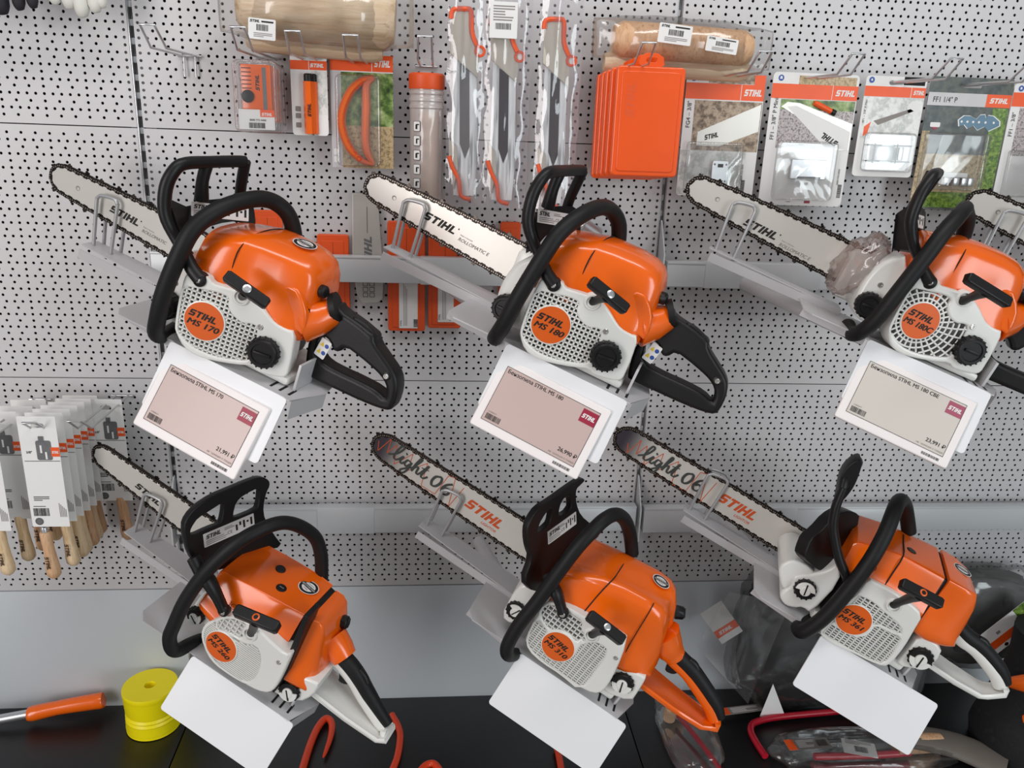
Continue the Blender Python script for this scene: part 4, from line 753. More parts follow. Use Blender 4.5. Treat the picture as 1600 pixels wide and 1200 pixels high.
mb.flat(WM, [(W*.2, -H*.58), (W*.2, -H*.47), (W*.98, -H*.23), (W*.98, -H*.45), (W*.5, -H*.58)], .5, 'bar_steel'); mb.logo(WM @ Matrix.Translation((W*.3, -H*.535, 0)) @ Matrix.Rotation(.25, 4, 'Z'), 9, 'ink', .8, .8); vtext(mb, WM, W*.09, -H*.44, 'FG4 – 3/8"', 11); vtext(mb, WM, W*.84, -H*.86, '0000 750 0000', 5); barcode(mb, WM @ Matrix.Translation((W*.83, -H*.97, 0)) @ Matrix.Rotation(math.pi/2, 4, 'Z'), 0, -8, 26, 8, .5)
mb.build('backing_card', R); mb = MB(); mb.prism(WM, [rrect(W*.42, -H*.90, W*.63, -H*.70, 4)], 3, 8, 'chrome', .6)
for v in (.725, .86): mb.rect(WM, W*.49, -H*(v+.03), W*.56, -H*v, 8.3, 'ink')
for u in (.45, .6):
    for v in (.73, .87): mb.disc(WM, (W*u, -H*v), 2, 8.3, 'ink_grey', 10)
mb.build('filing_plate', R); blister(R, W, H, .07, .55, .80, .97, 13)
R, mb, W, H = card_base('blister card showing a saw bar and orange file handle, second of the filing guide row', 1172, 629, 1340, 386, -60, 'filing guide', 'filing guide cards', 8)
rc(mb, WM, W, H, .3, .02, .97, .09, .2, 'print_straw'); dot(mb, W, H); head(mb, W, H, .083, .19); rc(mb, WM, W, H, .12, .195, .99, .56, .3, 'print_gravel'); rc(mb, WM, W, H, .12, .195, .99, .27, .35, 'print_garden')
mb.flat(WM, [(W*.13, -H*.25), (W*.2, -H*.215), (W*.34, -H*.22), (W*.99, -H*.36), (W*.99, -H*.56), (W*.82, -H*.56), (W*.45, -H*.36)], .5, 'bar_steel'); mb.flat(WM, [(W*.2, -H*.25), (W*.3, -H*.24), (W*.98, -H*.42), (W*.98, -H*.56), (W*.7, -H*.54)], .6, 'paper'); mb.logo(WM @ Matrix.Translation((W*.86, -H*.5, 0)) @ Matrix.Rotation(2.65, 4, 'Z'), 11, 'ink', .9, .9)
mb.tube([WM @ Vector((W*.5, -H*.215, 3)), WM @ Vector((W*.56, -H*.23, 3)), WM @ Vector((W*.72, -H*.275, 3))], [4, 5.5, 5], 'band_orange', 10, 3); mb.cyl(WM @ Vector((W*.71, -H*.272, 3)), WM @ Vector((W*.76, -H*.285, 3)), 5.6, 'black_plastic', 10)
vtext(mb, WM, W*.085, -H*.5, 'FF1 – 3/8" P Mini', 11); vtext(mb, WM, W*.93, -H*.83, '0000 750 0000', 5); barcode(mb, WM @ Matrix.Translation((W*.93, -H*.93, 0)) @ Matrix.Rotation(math.pi/2, 4, 'Z'), 0, -8, 26, 8, .5); mb.text(WM @ Matrix.Translation((W*.33, -H*.975, 0)), 'www.', 4, 'ink', .5); mb.rect(WM, W*.55, -H*.98, W*.62, -H*.96, .5, 'tag_red')
mb.build('backing_card', R); mb = MB(); mb.prism(WM, [rrect(W*.32, -H*.79, W*.74, -H*.64, 2)], 3, 9, 'chrome', 1); mb.rect(WM, W*.4, -H*.785, W*.68, -H*.77, 9.3, 'picture_grey'); mb.build('file_gauge', R); blister(R, W, H, .13, .50, .84, .955, 15, 8)
R, mb, W, H = card_base('smaller pale blister card with a wire-legged filing guide, third of the row', 1353, 630, 1474, 446, -60, 'filing guide', 'filing guide cards', 7)
rc(mb, WM, W, H, .62, .0, .97, .08, .2, 'dark_cloth'); dot(mb, W, H); head(mb, W, H, .10, .20, .76); rc(mb, WM, W, H, .04, .205, .99, .62, .3, 'print_pale'); vtext(mb, WM, W*.07, -H*.46, 'FF1 – 3/8" P Mini', 6)
mb.flat(WM, [(W*.22, -H*.44), (W*.8, -H*.31), (W*.86, -H*.33), (W*.3, -H*.48)], .5, 'ink_grey'); mb.flat(WM, [(W*.08, -H*.5), (W*.18, -H*.45), (W*.15, -H*.56), (W*.08, -H*.6)], .5, 'band_orange'); mb.disc(WM, (W*.85, -H*.3), 13, .5, 'paper', 14); mb.build('backing_card', R)
mb = MB(); mb.box((W*.44, -7, -H*.76), (38, 8, 28), 'chrome', None, 1.5); mb.box((W*.72, -7, -H*.76), (10, 7, 24), 'chrome', None, 1)
for v in (.68, .84):
    for u0, u1 in ((.16, .4), (.6, .9)): mb.tube([WM @ Vector((W*u0, -H*v, 7)), WM @ Vector((W*u1, -H*v, 7))], 1.3, 'picture_grey', 6)
for u in (.28, .66): mb.tube([WM @ Vector((W*u, -H*.66, 8)), WM @ Vector((W*u, -H*.86, 8))], 1.4, 'picture_grey', 6)
mb.build('filing_guide', R); blister(R, W, H, .1, .55, .94, .95, 16, 9)
R, mb, W, H = card_base('dark green blister card with a blue chain picture and grey header band', 1481, 634, 1650, 386, -60, 'filing guide', 'filing guide cards', 5, m='print_dark')
rc(mb, WM, W, H, .0, .115, 1, .21, .3, 'panel_grey'); rc(mb, WM, W, H, .7, .115, 1, .21, .5, 'band_orange'); mb.logo(WM @ Matrix.Translation((W*.74, -H*.18, 0)), 9.5, 'paper', .7, 1.05); mb.text(WM @ Matrix.Translation((W*.06, -H*.185, 0)), 'FF1 1/4" P', 14, 'ink', .6, .004, 0, 'LEFT', .85)
rc(mb, WM, W, H, .8, .215, .99, .98, .3, 'print_leaf'); rc(mb, WM, W, H, 0, .40, .09, .98, .35, 'print_straw'); rc(mb, WM, W, H, .06, .57, .8, .86, .4, 'print_straw'); rc(mb, WM, W, H, .06, .86, .98, .98, .4, 'print_leaf')
cpts = [(.40, -.31), (.46, -.275), (.54, -.275), (.62, -.30), (.66, -.265), (.72, -.26), (.735, -.285), (.76, -.265), (.83, -.27), (.92, -.31), (.93, -.345), (.80, -.39), (.74, -.355), (.66, -.385), (.6, -.35), (.53, -.375), (.48, -.345), (.42, -.36)]
mb.flat(WM, [(u*W, v*H) for u, v in cpts], .6, 'paper'); mb.flat(WM, [((u-.66)*.94*W + .66*W, (v+.325)*.92*H - .325*H) for u, v in cpts], .8, 'chain_blue') if 'chain_blue' in MATS else None
for u in (.45, .52, .59, .66, .74, .84): mb.disc(WM, (u*W, -.322*H), 2.3, 1., 'paper', 10)
mb.prism(WM, [rrect(W*.08, -H*.37, W*.2, -H*.335, 2)], .5, .8, 'paper'); mb.flat(WM, [(W*.1, -H*.37), (W*.18, -H*.37), (W*.14, -H*.395)], .8, 'tag_red'); mb.build('backing_card', R)
mb = MB(); mb.box((W*.42, -9, -H*.725), (62, 10, 9), 'paper', None, 1.5)
for u in (.36, .48, .58, .66): mb.box((W*u, -9, -H*.775), (13, 9, 16), 'chrome', None, 1.5)
mb.box((W*.2, -8, -H*.73), (16, 7, 10), 'grip_grey', None, 2); mb.build('filing_guide', R); blister(R, W, H, .03, .41, .8, .84, 17, 4)
R, mb, W, H = card_base('blister card cut off at the right edge of the photo, beside the dark green card', 1652, 628, 1800, 405, -60, 'filing guide', 'filing guide cards', 8)
dot(mb, W, H); head(mb, W, H, .075, .19); rc(mb, WM, W, H, .13, .2, .99, .6, .3, 'print_gravel'); vtext(mb, WM, W*.09, -H*.44, 'FF1 – 3/8"', 11); mb.build('backing_card', R); blister(R, W, H, .08, .55, .85, .95, 14)

# ---------------------------------------------------------------- orange cases, bagged saws, tube, upper middle
hook('wire hook holding the stack of orange cases', 889, 622); hook('wire hook holding the clear striped tube', 527, 614, 228, 188, 32)
for k in range(5):
    y = -150 + 20*k; x0 = (857, 851, 846, 842, 838)[k]; zt = (622, 620, 617, 615, 612)[k]
    R = thing('plastic_case', ['glossy orange plastic case, frontmost of the hanging stack', 'orange plastic case second from the front of the stack', 'orange plastic case in the middle of the stack', 'orange plastic case fourth from the front of the stack', 'orange plastic case hanging nearest the wall in the stack'][k], 'case', (x0*.001, y*.001, zt*.001), (0, 0, 0), 'orange cases on one hook')
    W, H = 122, 186; mb = MB(); mb.prism(WM, [rrect(0, -H, W, 0, 8)], -18, 0, 'case_orange', 3.5, 3); mb.prism(WM, [rrect(9, -H+9, W-9, -9, 6)], -1, 1.6, 'case_orange', 1, 2); mb.build('case_lid', R)
    if k == 0:
        mb = MB(); mb.logo(WM @ Matrix.Translation((34, -86, 0)) @ Matrix.Rotation(math.pi/2, 4, 'Z'), 15, 'sheath_orange', 1.75, 1.05); mb.build('embossed_lettering', R)
    mb = MB(); mb.prism(WM, [chaikin([(W*.3, -3), (W*.34, 22), (W*.66, 22), (W*.70, -3)], 1), rrect(W*.42, 7, W*.58, 14, 3)], -10, -7, 'case_orange', .8, 1); mb.build('hanging_tab', R)
for k, (x0, x1, zt, zb, hz, hx, t) in enumerate(((566, 628, 716, 372, 701, 570, 'leftmost bagged pruning saw with grey and orange handle'), (634, 708, 716, 372, 695, 640, 'bagged pruning saw with a white barcode label at its top, middle of three'), (728, 798, 719, 374, 692, 732, 'rightmost bagged pruning saw, beside the orange cases'))):
    R = thing('bagged_saw', t, 'hand saw', (hx*.001, -.1, hz*.001), (0, 0, 0), 'bagged hand saws')
    mb = MB(); mb.prism(WM, [[(0, 0), (26, 1), (33, -2), (36, -34), (50, -70), (48, -108), (0, -70)]], -6, 3, 'grip_grey', 1.5, 2); mb.build('saw_handle', R)
    mb = MB(); mb.tube([WM @ Vector(q + (2.5,)) for q in [(0, -14), (3, 0), (24, 2.5), (34, -1), (36, -34), (46, -56)]], 4.6, 'sheath_orange', 8, 3); mb.prism(WM, [circ((51, -64), 10), circ((51, -64), 5.5)], 0, 5, 'sheath_orange', .8, 1); mb.disc(WM, (51, -64), 5.6, 2, 'paper', 16); mb.build('handle_trim', R)
    mb = MB(); mb.prism(WM, [[(5, -72), (46, -104), (50, -250), (46, -312), (8, -312), (3, -240)]], -5, -2, 'painted_blade_sheen', .8, 1); mb.prism(WM, [[(16, -84), (33, -94), (36, -225), (28, -246), (18, -220)]], -1.8, -.6, ('shadow_grey', 'black_plastic', 'ink')[k], .4, 1); mb.build('saw_blade', R)
    mb = MB(); mb.prism(WM, [[(-2, -212), (12, -225), (16, -262), (8, -300), (0, -260)]], -2, 3, 'grip_grey', 1, 1); mb.tube([WM @ Vector(q + (3,)) for q in [(-1, -242), (6, -262), (18, -285), (22, -312), (40, -318)]], 4, 'sheath_orange', 8, 3); mb.build('saw_foot', R)
    a, b, c, d = x0-hx-3, zb-hz-4, x1-hx+4, zt-hz+14; mb = MB(); V = []; F = []; nu, nv = 9, 40; r = random.Random(k)
    for j in range(nv+1):
        for i in range(nu+1): V.append(WM @ Vector((a + (c-a)*i/nu + 1.4*math.sin(j*.7+i), b + (d-b)*j/nv, 7 + 4*noise.noise(Vector((i*.9, j*.22, k*5))) - 8*abs(2*i/nu-1)**3)))
    for j in range(nv):
        for i in range(nu): F.append([j*(nu+1)+i, j*(nu+1)+i+1, (j+1)*(nu+1)+i+1, (j+1)*(nu+1)+i])
    mb.add(V, F, 'bag_film'); mb.rect(WM, a, b, c, d, -8, 'bag_back'if 'bag_back' in MATS else 'bag_film'); mb.build('clear_bag', R, 180)
    if k == 1:
        mb = MB(); mb.prism(WM, [rrect(-4, -36, 44, 22, 1)], 12, 12.6, 'paper'); barcode(mb, WM, 6, -22, 28, 10, 12.9, 4); lines(mb, WM, 2, 14, 38, 6, 4.4, 12.9); mb.build('barcode_label', R)
R = thing('tool_tube', 'clear plastic tube with orange cap and icon column, left of bagged saws', 'tube', (.528, -.062, .600), (0, 0, 0))
Z0 = frame((0, 0, 0), (1, 0, 0), (0, 1, 0)); mb = MB(); mb.lathe(Z0, [(27, -228), (30, -222), (30, -62), (31.5, -60), (31.5, -56), (30, -54), (30, -50), (31.5, -48), (31.5, -44), (30, -42), (30, -38), (31.5, -36), (31.5, -32), (30, -30), (30, -24)], 'tube_plastic', 36); mb.build('tube_body', R, 30)
mb = MB(); mb.lathe(Z0, [(31.5, -28), (32.5, -26), (32.5, -4), (30, -1)], 'sheath_orange', 36); mb.build('tube_cap', R)
mb = MB(); mb.prism(WM, [chaikin([(-30, -1), (-18, 24), (18, 24), (30, -1)], 1), chaikin([(-16, 4), (-10, 17), (10, 17), (16, 4)], 1)], -2, 2, 'blister_film'); mb.build('hanging_tab', R)
mb = MB()
for k in range(5):
    Mk = frame((-17, -26.5, -92 - 25*k), (.86, -.5, 0), (0, 0, 1)); mb.prism(Mk, [rrect(-7, -9, 7, 9, 2)], -.2, .2, 'ink'); mb.prism(Mk, [rrect(-6.2, -8.2, 6.2, 8.2, 1.6)], .1, .4, 'paper'); mb.rect(Mk, -2.5 + k % 2, -5, 1.5, 3, .7, 'ink'); mb.rect(Mk, -1, 2, 5, 4, .7, 'ink')
mb.build('icon_label', R)
mb = MB(); mb.cyl((6, 4, -220), (6, 4, -66), 17, 'wood_beech', 18); mb.build('packed_contents', R)

# ---------------------------------------------------------------- upper left: gauges, marker, bow card, bagged handles, empty hook
hook('empty chrome wire hook on the pegboard right of the left upright', 100, 614, 225, 178, 30, 24, True)
hook('wire hook holding the clear packs of orange gauges', 238, 616); hook('wire hook holding the marker card', 321, 614); hook('wire hook holding the card with the orange curved tool', 410, 612)
for k in range(4):
    y = -118 + 26*k; R = thing('gauge_pack', ['clear pack with an orange gauge and black knob, frontmost of four', 'clear gauge pack second from the front of the hanging row', 'clear gauge pack third from the front of the hanging row', 'clear gauge pack hanging nearest the wall'][k], 'packaged tool', (.2, y*.001, .606 - .001*k), (0, 0, 0), 'clear gauge packs'); W, H = 73, 118
    if k == 0:
        mb = MB(); mb.box((W*.52, 4, -H*.45), (W*.68, 9, H*.78), 'orange', None, 1.5); mb.rect(WM, W*.67, -H*.8, W*.76, -H*.1, .8, 'picture_grey')
        for q in range(6): mb.rect(WM, W*.2, -H*(.12+.055*q), W*.42, -H*(.108+.055*q), .8, 'burnt')
        mb.logo(WM @ Matrix.Translation((W*.6, -H*.42, 0)) @ Matrix.Rotation(math.pi/2, 4, 'Z'), 6.5, 'ink', .9, 1.05); mb.build('orange_gauge', R)
        mb = MB(); mb.lathe(WM @ Matrix.Translation((W*.32, -H*.5, 0)), [(11, 0), (10, 5), (7, 6)], 'black_plastic', 14); mb.build('gauge_knob', R)
        mb = MB(); mb.prism(WM, [rrect(W*.1, -H*.96, W*.93, -H*.68, 1)], 6.5, 7, 'paper'); mb.rect(WM, W*.6, -H*.78, W*.93, -H*.68, 7.3, 'band_orange'); mb.logo(WM @ Matrix.Translation((W*.63, -H*.765, 0)), 5, 'paper', 7.5, .95); mb.text(WM @ Matrix.Translation((W*.35, -H*.84, 0)), '0000 773 4400', 4.6, 'ink', 7.4, .015); barcode(mb, WM, W*.33, -H*.94, 28, 9, 7.4, 8); mb.build('pack_label', R)
    else: mb = MB(); mb.box((W*.52, 4, -H*.45), (W*.68, 9, H*.78), 'orange', None, 1.5); mb.build('orange_gauge', R)
    mb = MB(); mb.prism(WM, [rrect(0, -H, W, 0, 9)], -12, 9, 'blister_film', 4, 3); mb.build('clear_shell', R)
R, mb, W, H = card_base('white card with an orange marker and black cap, left of the curved tool card', 287, 631, 351, 485, -60, 'packaged tool'); rc(mb, WM, W, H, .3, .02, .98, .12, .2, 'print_pale'); head(mb, W, H, .13, .235, .5); rc(mb, WM, W, H, .45, .24, .98, .75, .3, 'print_pale')
for v in (.66, .74, .85): mb.prism(WM, [rrect(W*.1, -H*(v+.06), W*.25, -H*v, 1.5)], .2, .5, 'ink_grey')
mb.build('backing_card', R)
for dx, yy in ((0, -9), (8, -2)):
    mb = MB(); mb.tube([(W*.5+dx, yy, -H*.37), (W*.5+dx, yy, -H*.98)], 9.5 if dx == 0 else 7, 'orange', 6); mb.cyl((W*.5+dx, yy, -H*1.0), (W*.5+dx, yy, -H*.97), 4, 'grip_grey', 10)
    if dx == 0: mb.logo(frame((W*.5+4.5, yy-8.5, -H*.78), (0, 0, 1), (-1, 0, 0), (.2, -1, 0)), 6, 'ink', .6, 1.)
    m_ = mb.build('marker_barrel', R, 20)
    mb = MB(); mb.cyl((W*.5+dx, yy, -H*.39), (W*.5+dx, yy, -H*.28), 8 if dx == 0 else 6, 'black_plastic', 14, 2); mb.build('marker_cap', R)
R, mb, W, H = card_base('garden photo card with an orange curved bow tool, left of the clear tube', 355, 626, 467, 430, -50, 'packaged tool', None, 5); head(mb, W, H, .0, .14, .66); rc(mb, WM, W, H, .17, .15, 1, 1, .3, 'print_garden'); rc(mb, WM, W, H, .17, .62, 1, 1, .35, 'print_straw'); rc(mb, WM, W, H, 0, .14, .17, 1, .3, 'panel_grey')
for v in (.83, .9): mb.prism(WM, [rrect(W*.03, -H*(v+.055), W*.13, -H*v, 1.5)], .3, .6, 'paper')
mb.build('backing_card', R); mb = MB()
arcp = [(.70, -.19), (.52, -.22), (.34, -.31), (.22, -.44), (.17, -.57), (.20, -.70), (.30, -.83), (.48, -.93), (.68, -.965)]
mb.tube([WM @ Vector((u*W, v*H, 7)) for u, v in arcp], [5, 8.5, 10, 10, 10, 10, 9.5, 7, 3.5], 'tool_orange', 10, 4, flat=.8); mb.tube([WM @ Vector((u*W, v*H, 7)) for u, v in [(.70, -.19), (.58, -.26), (.57, -.45), (.55, -.72), (.58, -.86), (.68, -.96)]], [5, 7, 8, 7.5, 7, 3.5], 'tool_orange', 8, 4)
for k in range(14):
    t = 1.2 + 5.6*k/13; i = int(t); f = t-i; u = arcp[i][0]*(1-f) + arcp[i+1][0]*f; v = arcp[i][1]*(1-f) + arcp[i+1][1]*f; mb.lathe(WM @ Matrix.Translation((u*W, v*H, 12)), [(4.6, 0), (4.6, 3.2), (3.4, 3.2), (3.2, 1.6)], 'hook_orange', 10)
mb.build('curved_tool', R); blister(R, W, H, .08, .17, .8, .985, 14, 10)
def wood_bundle(name, label, pts, bagbox, stickers):
    R = thing(name, label, 'tool handle', (0, 0, 0), (0, 0, 0), 'bagged wooden handles'); 
    for (a, b, r, m, f) in pts: mb = MB(); A, B = Vector(a), Vector(b); mb.tube([A, A.lerp(B, .06), A.lerp(B, .5), A.lerp(B, .94), B], [r*.7, r, r*1.04, r, r*.75], m, 18, 0, False, f, (0, 0, 1)); mb.build('wooden_handle', R, 50)
    mb = MB(); (x0, z0, x1, z1, y, d) = bagbox; rings = []
    for j in range(25):
        t = j/24; s = min(1, .12 + 3.2*min(t, 1-t)); rings.append([Vector((x0 + (x1-x0)*t, y + d*s*math.cos(a)*(1 + .12*noise.noise(Vector((t*7, a, 1)))), (z0+z1)/2 + (z1-z0)/2*(.72 + .28*s)*math.sin(a)*(1 + .10*noise.noise(Vector((t*9, a*1.3, 4)))) - (t-.5)*(z1-z0)*.1)) for a in [2*math.pi*k/20 for k in range(20)]])
    mb.loft(rings, 'dusty_film'); mb.build('clear_bag', R, 180)
    for (x, z, w, h, yy, rot) in stickers:
        Ms = frame((x, yy, z), (math.cos(rot), 0, math.sin(rot)), (-math.sin(rot), 0, math.cos(rot))); mb = MB(); mb.prism(Ms, [rrect(0, -h, w, 0, 2)], 0, .6, 'paper'); mb.logo(Ms @ Matrix.Translation((w*.06, -h*.2, 0)), h*.13, 'ink', .9); mb.rect(Ms, w*.48, -h*.18, w*.92, -h*.1, .9, 'ink'); barcode(mb, Ms, w*.3, -h*.58, w*.46, h*.3, .9, 6); lines(mb, Ms, w*.2, -h*.72, w*.7, 3, h*.08, .9); mb.build('price_sticker', R)
wood_bundle('wooden_handle_pack', 'bagged pale wooden handles with a barcode sticker, above the gauge packs', [((210, -84, 700), (474, -84, 684), 46, 'wood_plank', 1.15), ((216, -62, 645), (450, -62, 634), 22, 'wood_plank', 1.)], (176, 630, 505, 750, -82, 62), [(238, 669, 44, 32, -150, -.06)])
wood_bundle('wooden_handle_pack', 'bagged wooden handles with two barcode stickers, above the orange cases', [((862, -66, 671), (1118, -66, 664), 32, 'wood_beech', 1.), ((850, -55, 632), (1120, -55, 628), 22, 'wood_plank', 1.)], (826, 624, 1160, 712, -62, 48), [(934, 697, 60, 32, -114, -.08), (1022, 680, 58, 25, -112, -.1)])
def glove(label, x0, m, fingers, z):
    R = thing('work_glove', label, 'glove', (0, 0, 0)); mb = MB()
    for x, l, r in fingers: mb.tube([(x, -70, z+60), (x, -78, z+30), (x + 2, -84, z + l + r), (x + 3, -82, z + l)], [r, r*1.05, r, r*.55], m, 12, 3)
    mb.box((sum(f[0] for f in fingers)/len(fingers), -72, z + 75), (70, 40, 60), m, None, 15, 3); mb.build('glove_body', R, 60)
glove('black glove hanging at the top left corner, only fingertips in view', 0, 'glove_black', [(-245, -2, 11), (-215, -4, 12), (-178, -14, 12), (-150, -6, 10), (-128, -2, 9)], 676)
glove('white glove fingertips at the top edge, left of the left upright', 0, 'glove_white', [(-92, -2, 10), (-70, -8, 11), (-50, -20, 12), (-28, -12, 11), (-16, -4, 8)], 684)

# ---------------------------------------------------------------- round-file cards with wooden handles, left edge
hook('wire hook with the file card nearest the left saw bar', -85, -36, 228, 190, 28); hook('wire hook holding the thick row of file cards', -161, -40, 228, 190, 28); hook('wire hook with file cards cut off by the left edge', -245, -45, 232, 190, 28)
def file_card(label, x0, zt, y, wood, dx, drop, group='round file cards'):
    W, H = 66, 218; R = thing('file_card', label, 'round file', (x0*.001, y*.001, zt*.001), (0, 0, 0), group)
    mb = MB(); mb.prism(WM, [rrect(0, -H, W, 0, 1.5), rrect(W*.36, -22, W*.68, -13, 4)], -1.2, 0, 'paper'); mb.prism(WM, [rrect(W*.4, -84, W*.80, -46, 4)], .2, .6, 'picture_grey'); mb.box((W*.56, -1.5, -42), (8, 1.4, 9), 'picture_grey'); mb.rect(WM, W*.5, -70, W*.55, -55, .9, 'paper'); mb.rect(WM, W*.62, -82, W*.67, -68, .9, 'paper')
    mb.rect(WM, W*.78, -77, W, -59, .7, 'band_orange'); mb.logo(WM @ Matrix.Translation((W*.80, -71, 0)), 5, 'paper', 1., .62); mb.text(WM @ Matrix.Translation((W*.12, -71, 0)), '3/8"', 6.5, 'ink', .4, .02)
    mb.rect(WM, W*.05, -86.5, W*.98, -85.5, .5, 'ink'); lines(mb, WM, W*.14, -158, 28, 3, 3.4, .4, 'ink'); barcode(mb, WM, W*.08, -196, 28, 16, .4, 9); lines(mb, WM, W*.1, -177, 22, 1, 3, .4, 'ink'); mb.disc(WM, (W*.2, -207), 7.5, .4, 'shadow_grey', 18); mb.disc(WM, (W*.2, -207), 5, .6, 'picture_grey', 14)
    for q in range(5): mb.rect(WM, W*(.78+.04*q), -198, W*(.8+.04*q), -170 - 3*q, .4, 'ink_grey')
    mb.build('printed_card', R)
    L = 96; z1 = -H + 12 - drop; mb = MB(); Mh = frame((W*dx, 7, z1), (1, 0, 0), (0, 1, 0), (.06, 0, -1)); mb.lathe(Mh, [(9, 0), (10.4, 5), (10.2, 14), (9.6, 34), (11, 58), (13, 80), (12.4, 90), (7.5, L)], wood, 20)
    mb.logo(frame(Mh @ Vector((-4.5, 12.6, 46)), (.06, 0, -1), (1, 0, .06)), 7, 'burnt', .6, 1.05); h = mb.build('wooden_handle', R, 40)
    mb = MB(); mb.lathe(Mh, [(5.8, -10), (6.4, -8), (6.4, 2)], 'chrome', 16); mb.cyl(Mh @ Vector((0, 0, -8)), Mh @ Vector((0, 0, -120)), 2.2, 'picture_grey', 8); mb.build('ferrule', h)
    return R
names = ['frontmost file card of the thick row, showing 3/8" and a machine picture', 'file card second from the front of the thick row', 'file card third from the front of the thick row', 'file card fourth from the front of the thick row', 'file card fifth from the front of the thick row', 'file card sixth from the front of the thick row', 'file card hanging nearest the wall in the thick row']
for k in range(7): file_card(names[k], -194 + 1.5*k, -9 - 2.5*k, -203 + 27*k, ('wood_beech', 'wood_light', 'wood_light', 'wood_light', 'wood_beech', 'wood_light', 'wood_beech')[k], (.25, .62, .7, .6, .62, .55, .5)[k], (26, 12, 6, 10, 6, 4, 2)[k])
file_card('file card hanging alone on the hook beside the lowest left saw bar', -132, -25, -60, 'wood_beech', .62, 6)
for k in range(4): file_card(['file card nearest the viewer on the hook at the left edge', 'second file card on the hook at the left edge', 'third file card on the hook at the left edge', 'file card nearest the wall on the hook at the left edge'][k], (-306, -287, -278, -272)[k], (-24, -20, -24, -26)[k], -190 + 42*k, ('wood_light', 'wood_light', 'wood_beech', 'wood_light')[k], .6, (10, 8, 5, 3)[k])

# ---------------------------------------------------------------- bar sheaths and wedge behind the upper rail
def sheath(label, x0, x1, z1, z0, lab=None):
    R = thing('bar_sheath', label, 'bar cover', (x0*.001, -.012, z1*.001), (0, 0, 0), 'orange bar sheaths'); W, H = x1-x0, z1-z0
    mb = MB(); mb.prism(WM, [rrect(0, -H, W, 0, 5)], -7, 3, 'sheath_orange', 2, 2); mb.prism(WM, [rrect(W*.12, -H+8, W*.84, -12, 2)], 2.5, 4.5, 'sheath_orange', 1, 1); mb.rect(WM, W*.5, -H+12, W*.51, -14, 4.7, 'burnt'); mb.build('sheath_body', R)
    if lab: u0, v0, u1, v1 = lab; mb = MB(); mb.prism(WM, [rrect(u0*W, -v1*H, u1*W, -v0*H, 1)], 4.6, 5.2, 'paper'); vtext(mb, WM @ Matrix.Translation((0, 0, 5)), u0*W+5, -v1*H+4, 'STIHL', 5); barcode(mb, WM @ Matrix.Translation((u1*W-4, -v1*H+3, 5)) @ Matrix.Rotation(math.pi/2, 4, 'Z'), 0, -4, 16, 8, .6); [mb.rect(WM, u0*W + 9 + 3*q, -v1*H+5, u0*W + 10 + 3*q, -v0*H-8-5*q, 5.5, 'ink_grey') for q in range(3)]; mb.build('sheath_label', R)
sheath('orange bar sheath directly right of the upper left saw, left of the wedge', 316, 377, 301, 108, (.1, .55, .6, .95)); sheath('orange bar sheath with white label, right of the steel wedge', 452, 526, 330, 110, (.30, .52, .80, .97)); sheath('orange bar sheath with white label, second right of the steel wedge', 532, 598, 309, 117, (.3, .52, .78, .93)); sheath('orange bar sheath mostly hidden behind the upper middle hand guard', 673, 714, 334, 150); sheath('orange bar sheath seen through the upper left front handle', 196, 252, 344, 200)
R = thing('felling_wedge', 'grey ribbed metal felling wedge with raised lettering behind the rail', 'wedge', (.386, -.012, .381), (0, 0, 0)); mb = MB(); mb.prism(WM, [[(0, 0), (48, 0), (58, -150), (56, -205), (46, -214), (14, -214), (6, -200), (-3, -150)]], -8, 4, 'wedge_steel', 1.5, 2); mb.rect(WM, 27, -75, 28.5, -25, 4.3, 'picture_grey')
mb.logo(WM @ Matrix.Translation((36, -152, 0)) @ Matrix.Rotation(math.pi/2, 4, 'Z'), 15, 'picture_grey', 4.3, 1.25)
for q in range(3):
    for p in range(2): mb.prism(WM, [rrect(17 + 13*p, -180 - 11*q, 27 + 13*p, -171 - 11*q, 1)], 4, 4.5, 'ink'); mb.rect(WM, 18 + 13*p, -179 - 11*q, 26 + 13*p, -172 - 11*q, 4.8, 'wedge_steel')
mb.build('wedge_body', R)
R = thing('metal_coupling', 'shiny metal coupling seen through the upper middle front handle', 'fitting', (.84, -.03, .33)); mb = MB(); mb.cyl((-6, -8, 4), (26, -12, -16), 15, 'chrome', 20, 3); mb.cyl((-30, -6, -6), (-4, -8, 2), 9, 'chrome', 16, 2); mb.box((-22, -8, -24), (40, 14, 12), 'chrome', None, 3); mb.cyl((-40, -4, -24), (6, -10, 14), 5, 'chrome', 12, 1); mb.build('coupling_body', R)

# ---------------------------------------------------------------- base shelf goods
R = thing('cord_reel', 'bright yellow reel with a centre hole on the black shelf', 'reel', (-.072, -.066, -.79))
mb = MB(); Z0 = frame((0, 0, 0), (1, 0, 0), (0, 1, 0)); prof = [(54, 0), (57, 2)]
for k in range(9): prof += [(53 + 3*abs(k/4-1), 8 + 10*k), (55.5 + 2*abs(k/4-1), 12 + 10*k)]
prof += [(58, 100), (57, 104), (12, 104), (11, 101), (11, 40)]
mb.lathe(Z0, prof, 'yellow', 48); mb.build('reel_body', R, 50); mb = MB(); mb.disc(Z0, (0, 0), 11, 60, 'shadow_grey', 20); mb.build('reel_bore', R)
R = thing('pole_tool', 'metal pole with a bright orange grip lying on the black shelf', 'pole', (-.345, -.052, -.766), (0, -4, 9)); mb = MB(); mb.tube([(0, 0, 0), (12, 0, 0), (60, 0, 3), (110, 0, 3), (150, 0, 2), (156, 0, 2)], [14, 17, 15.5, 17, 18, 15], 'orange', 20, 3); mb.build('orange_grip', R, 50); mb = MB(); mb.cyl((-160, 0, -2), (4, 0, 0), 10.5, 'chrome', 20, 1); mb.build('metal_shaft', R)
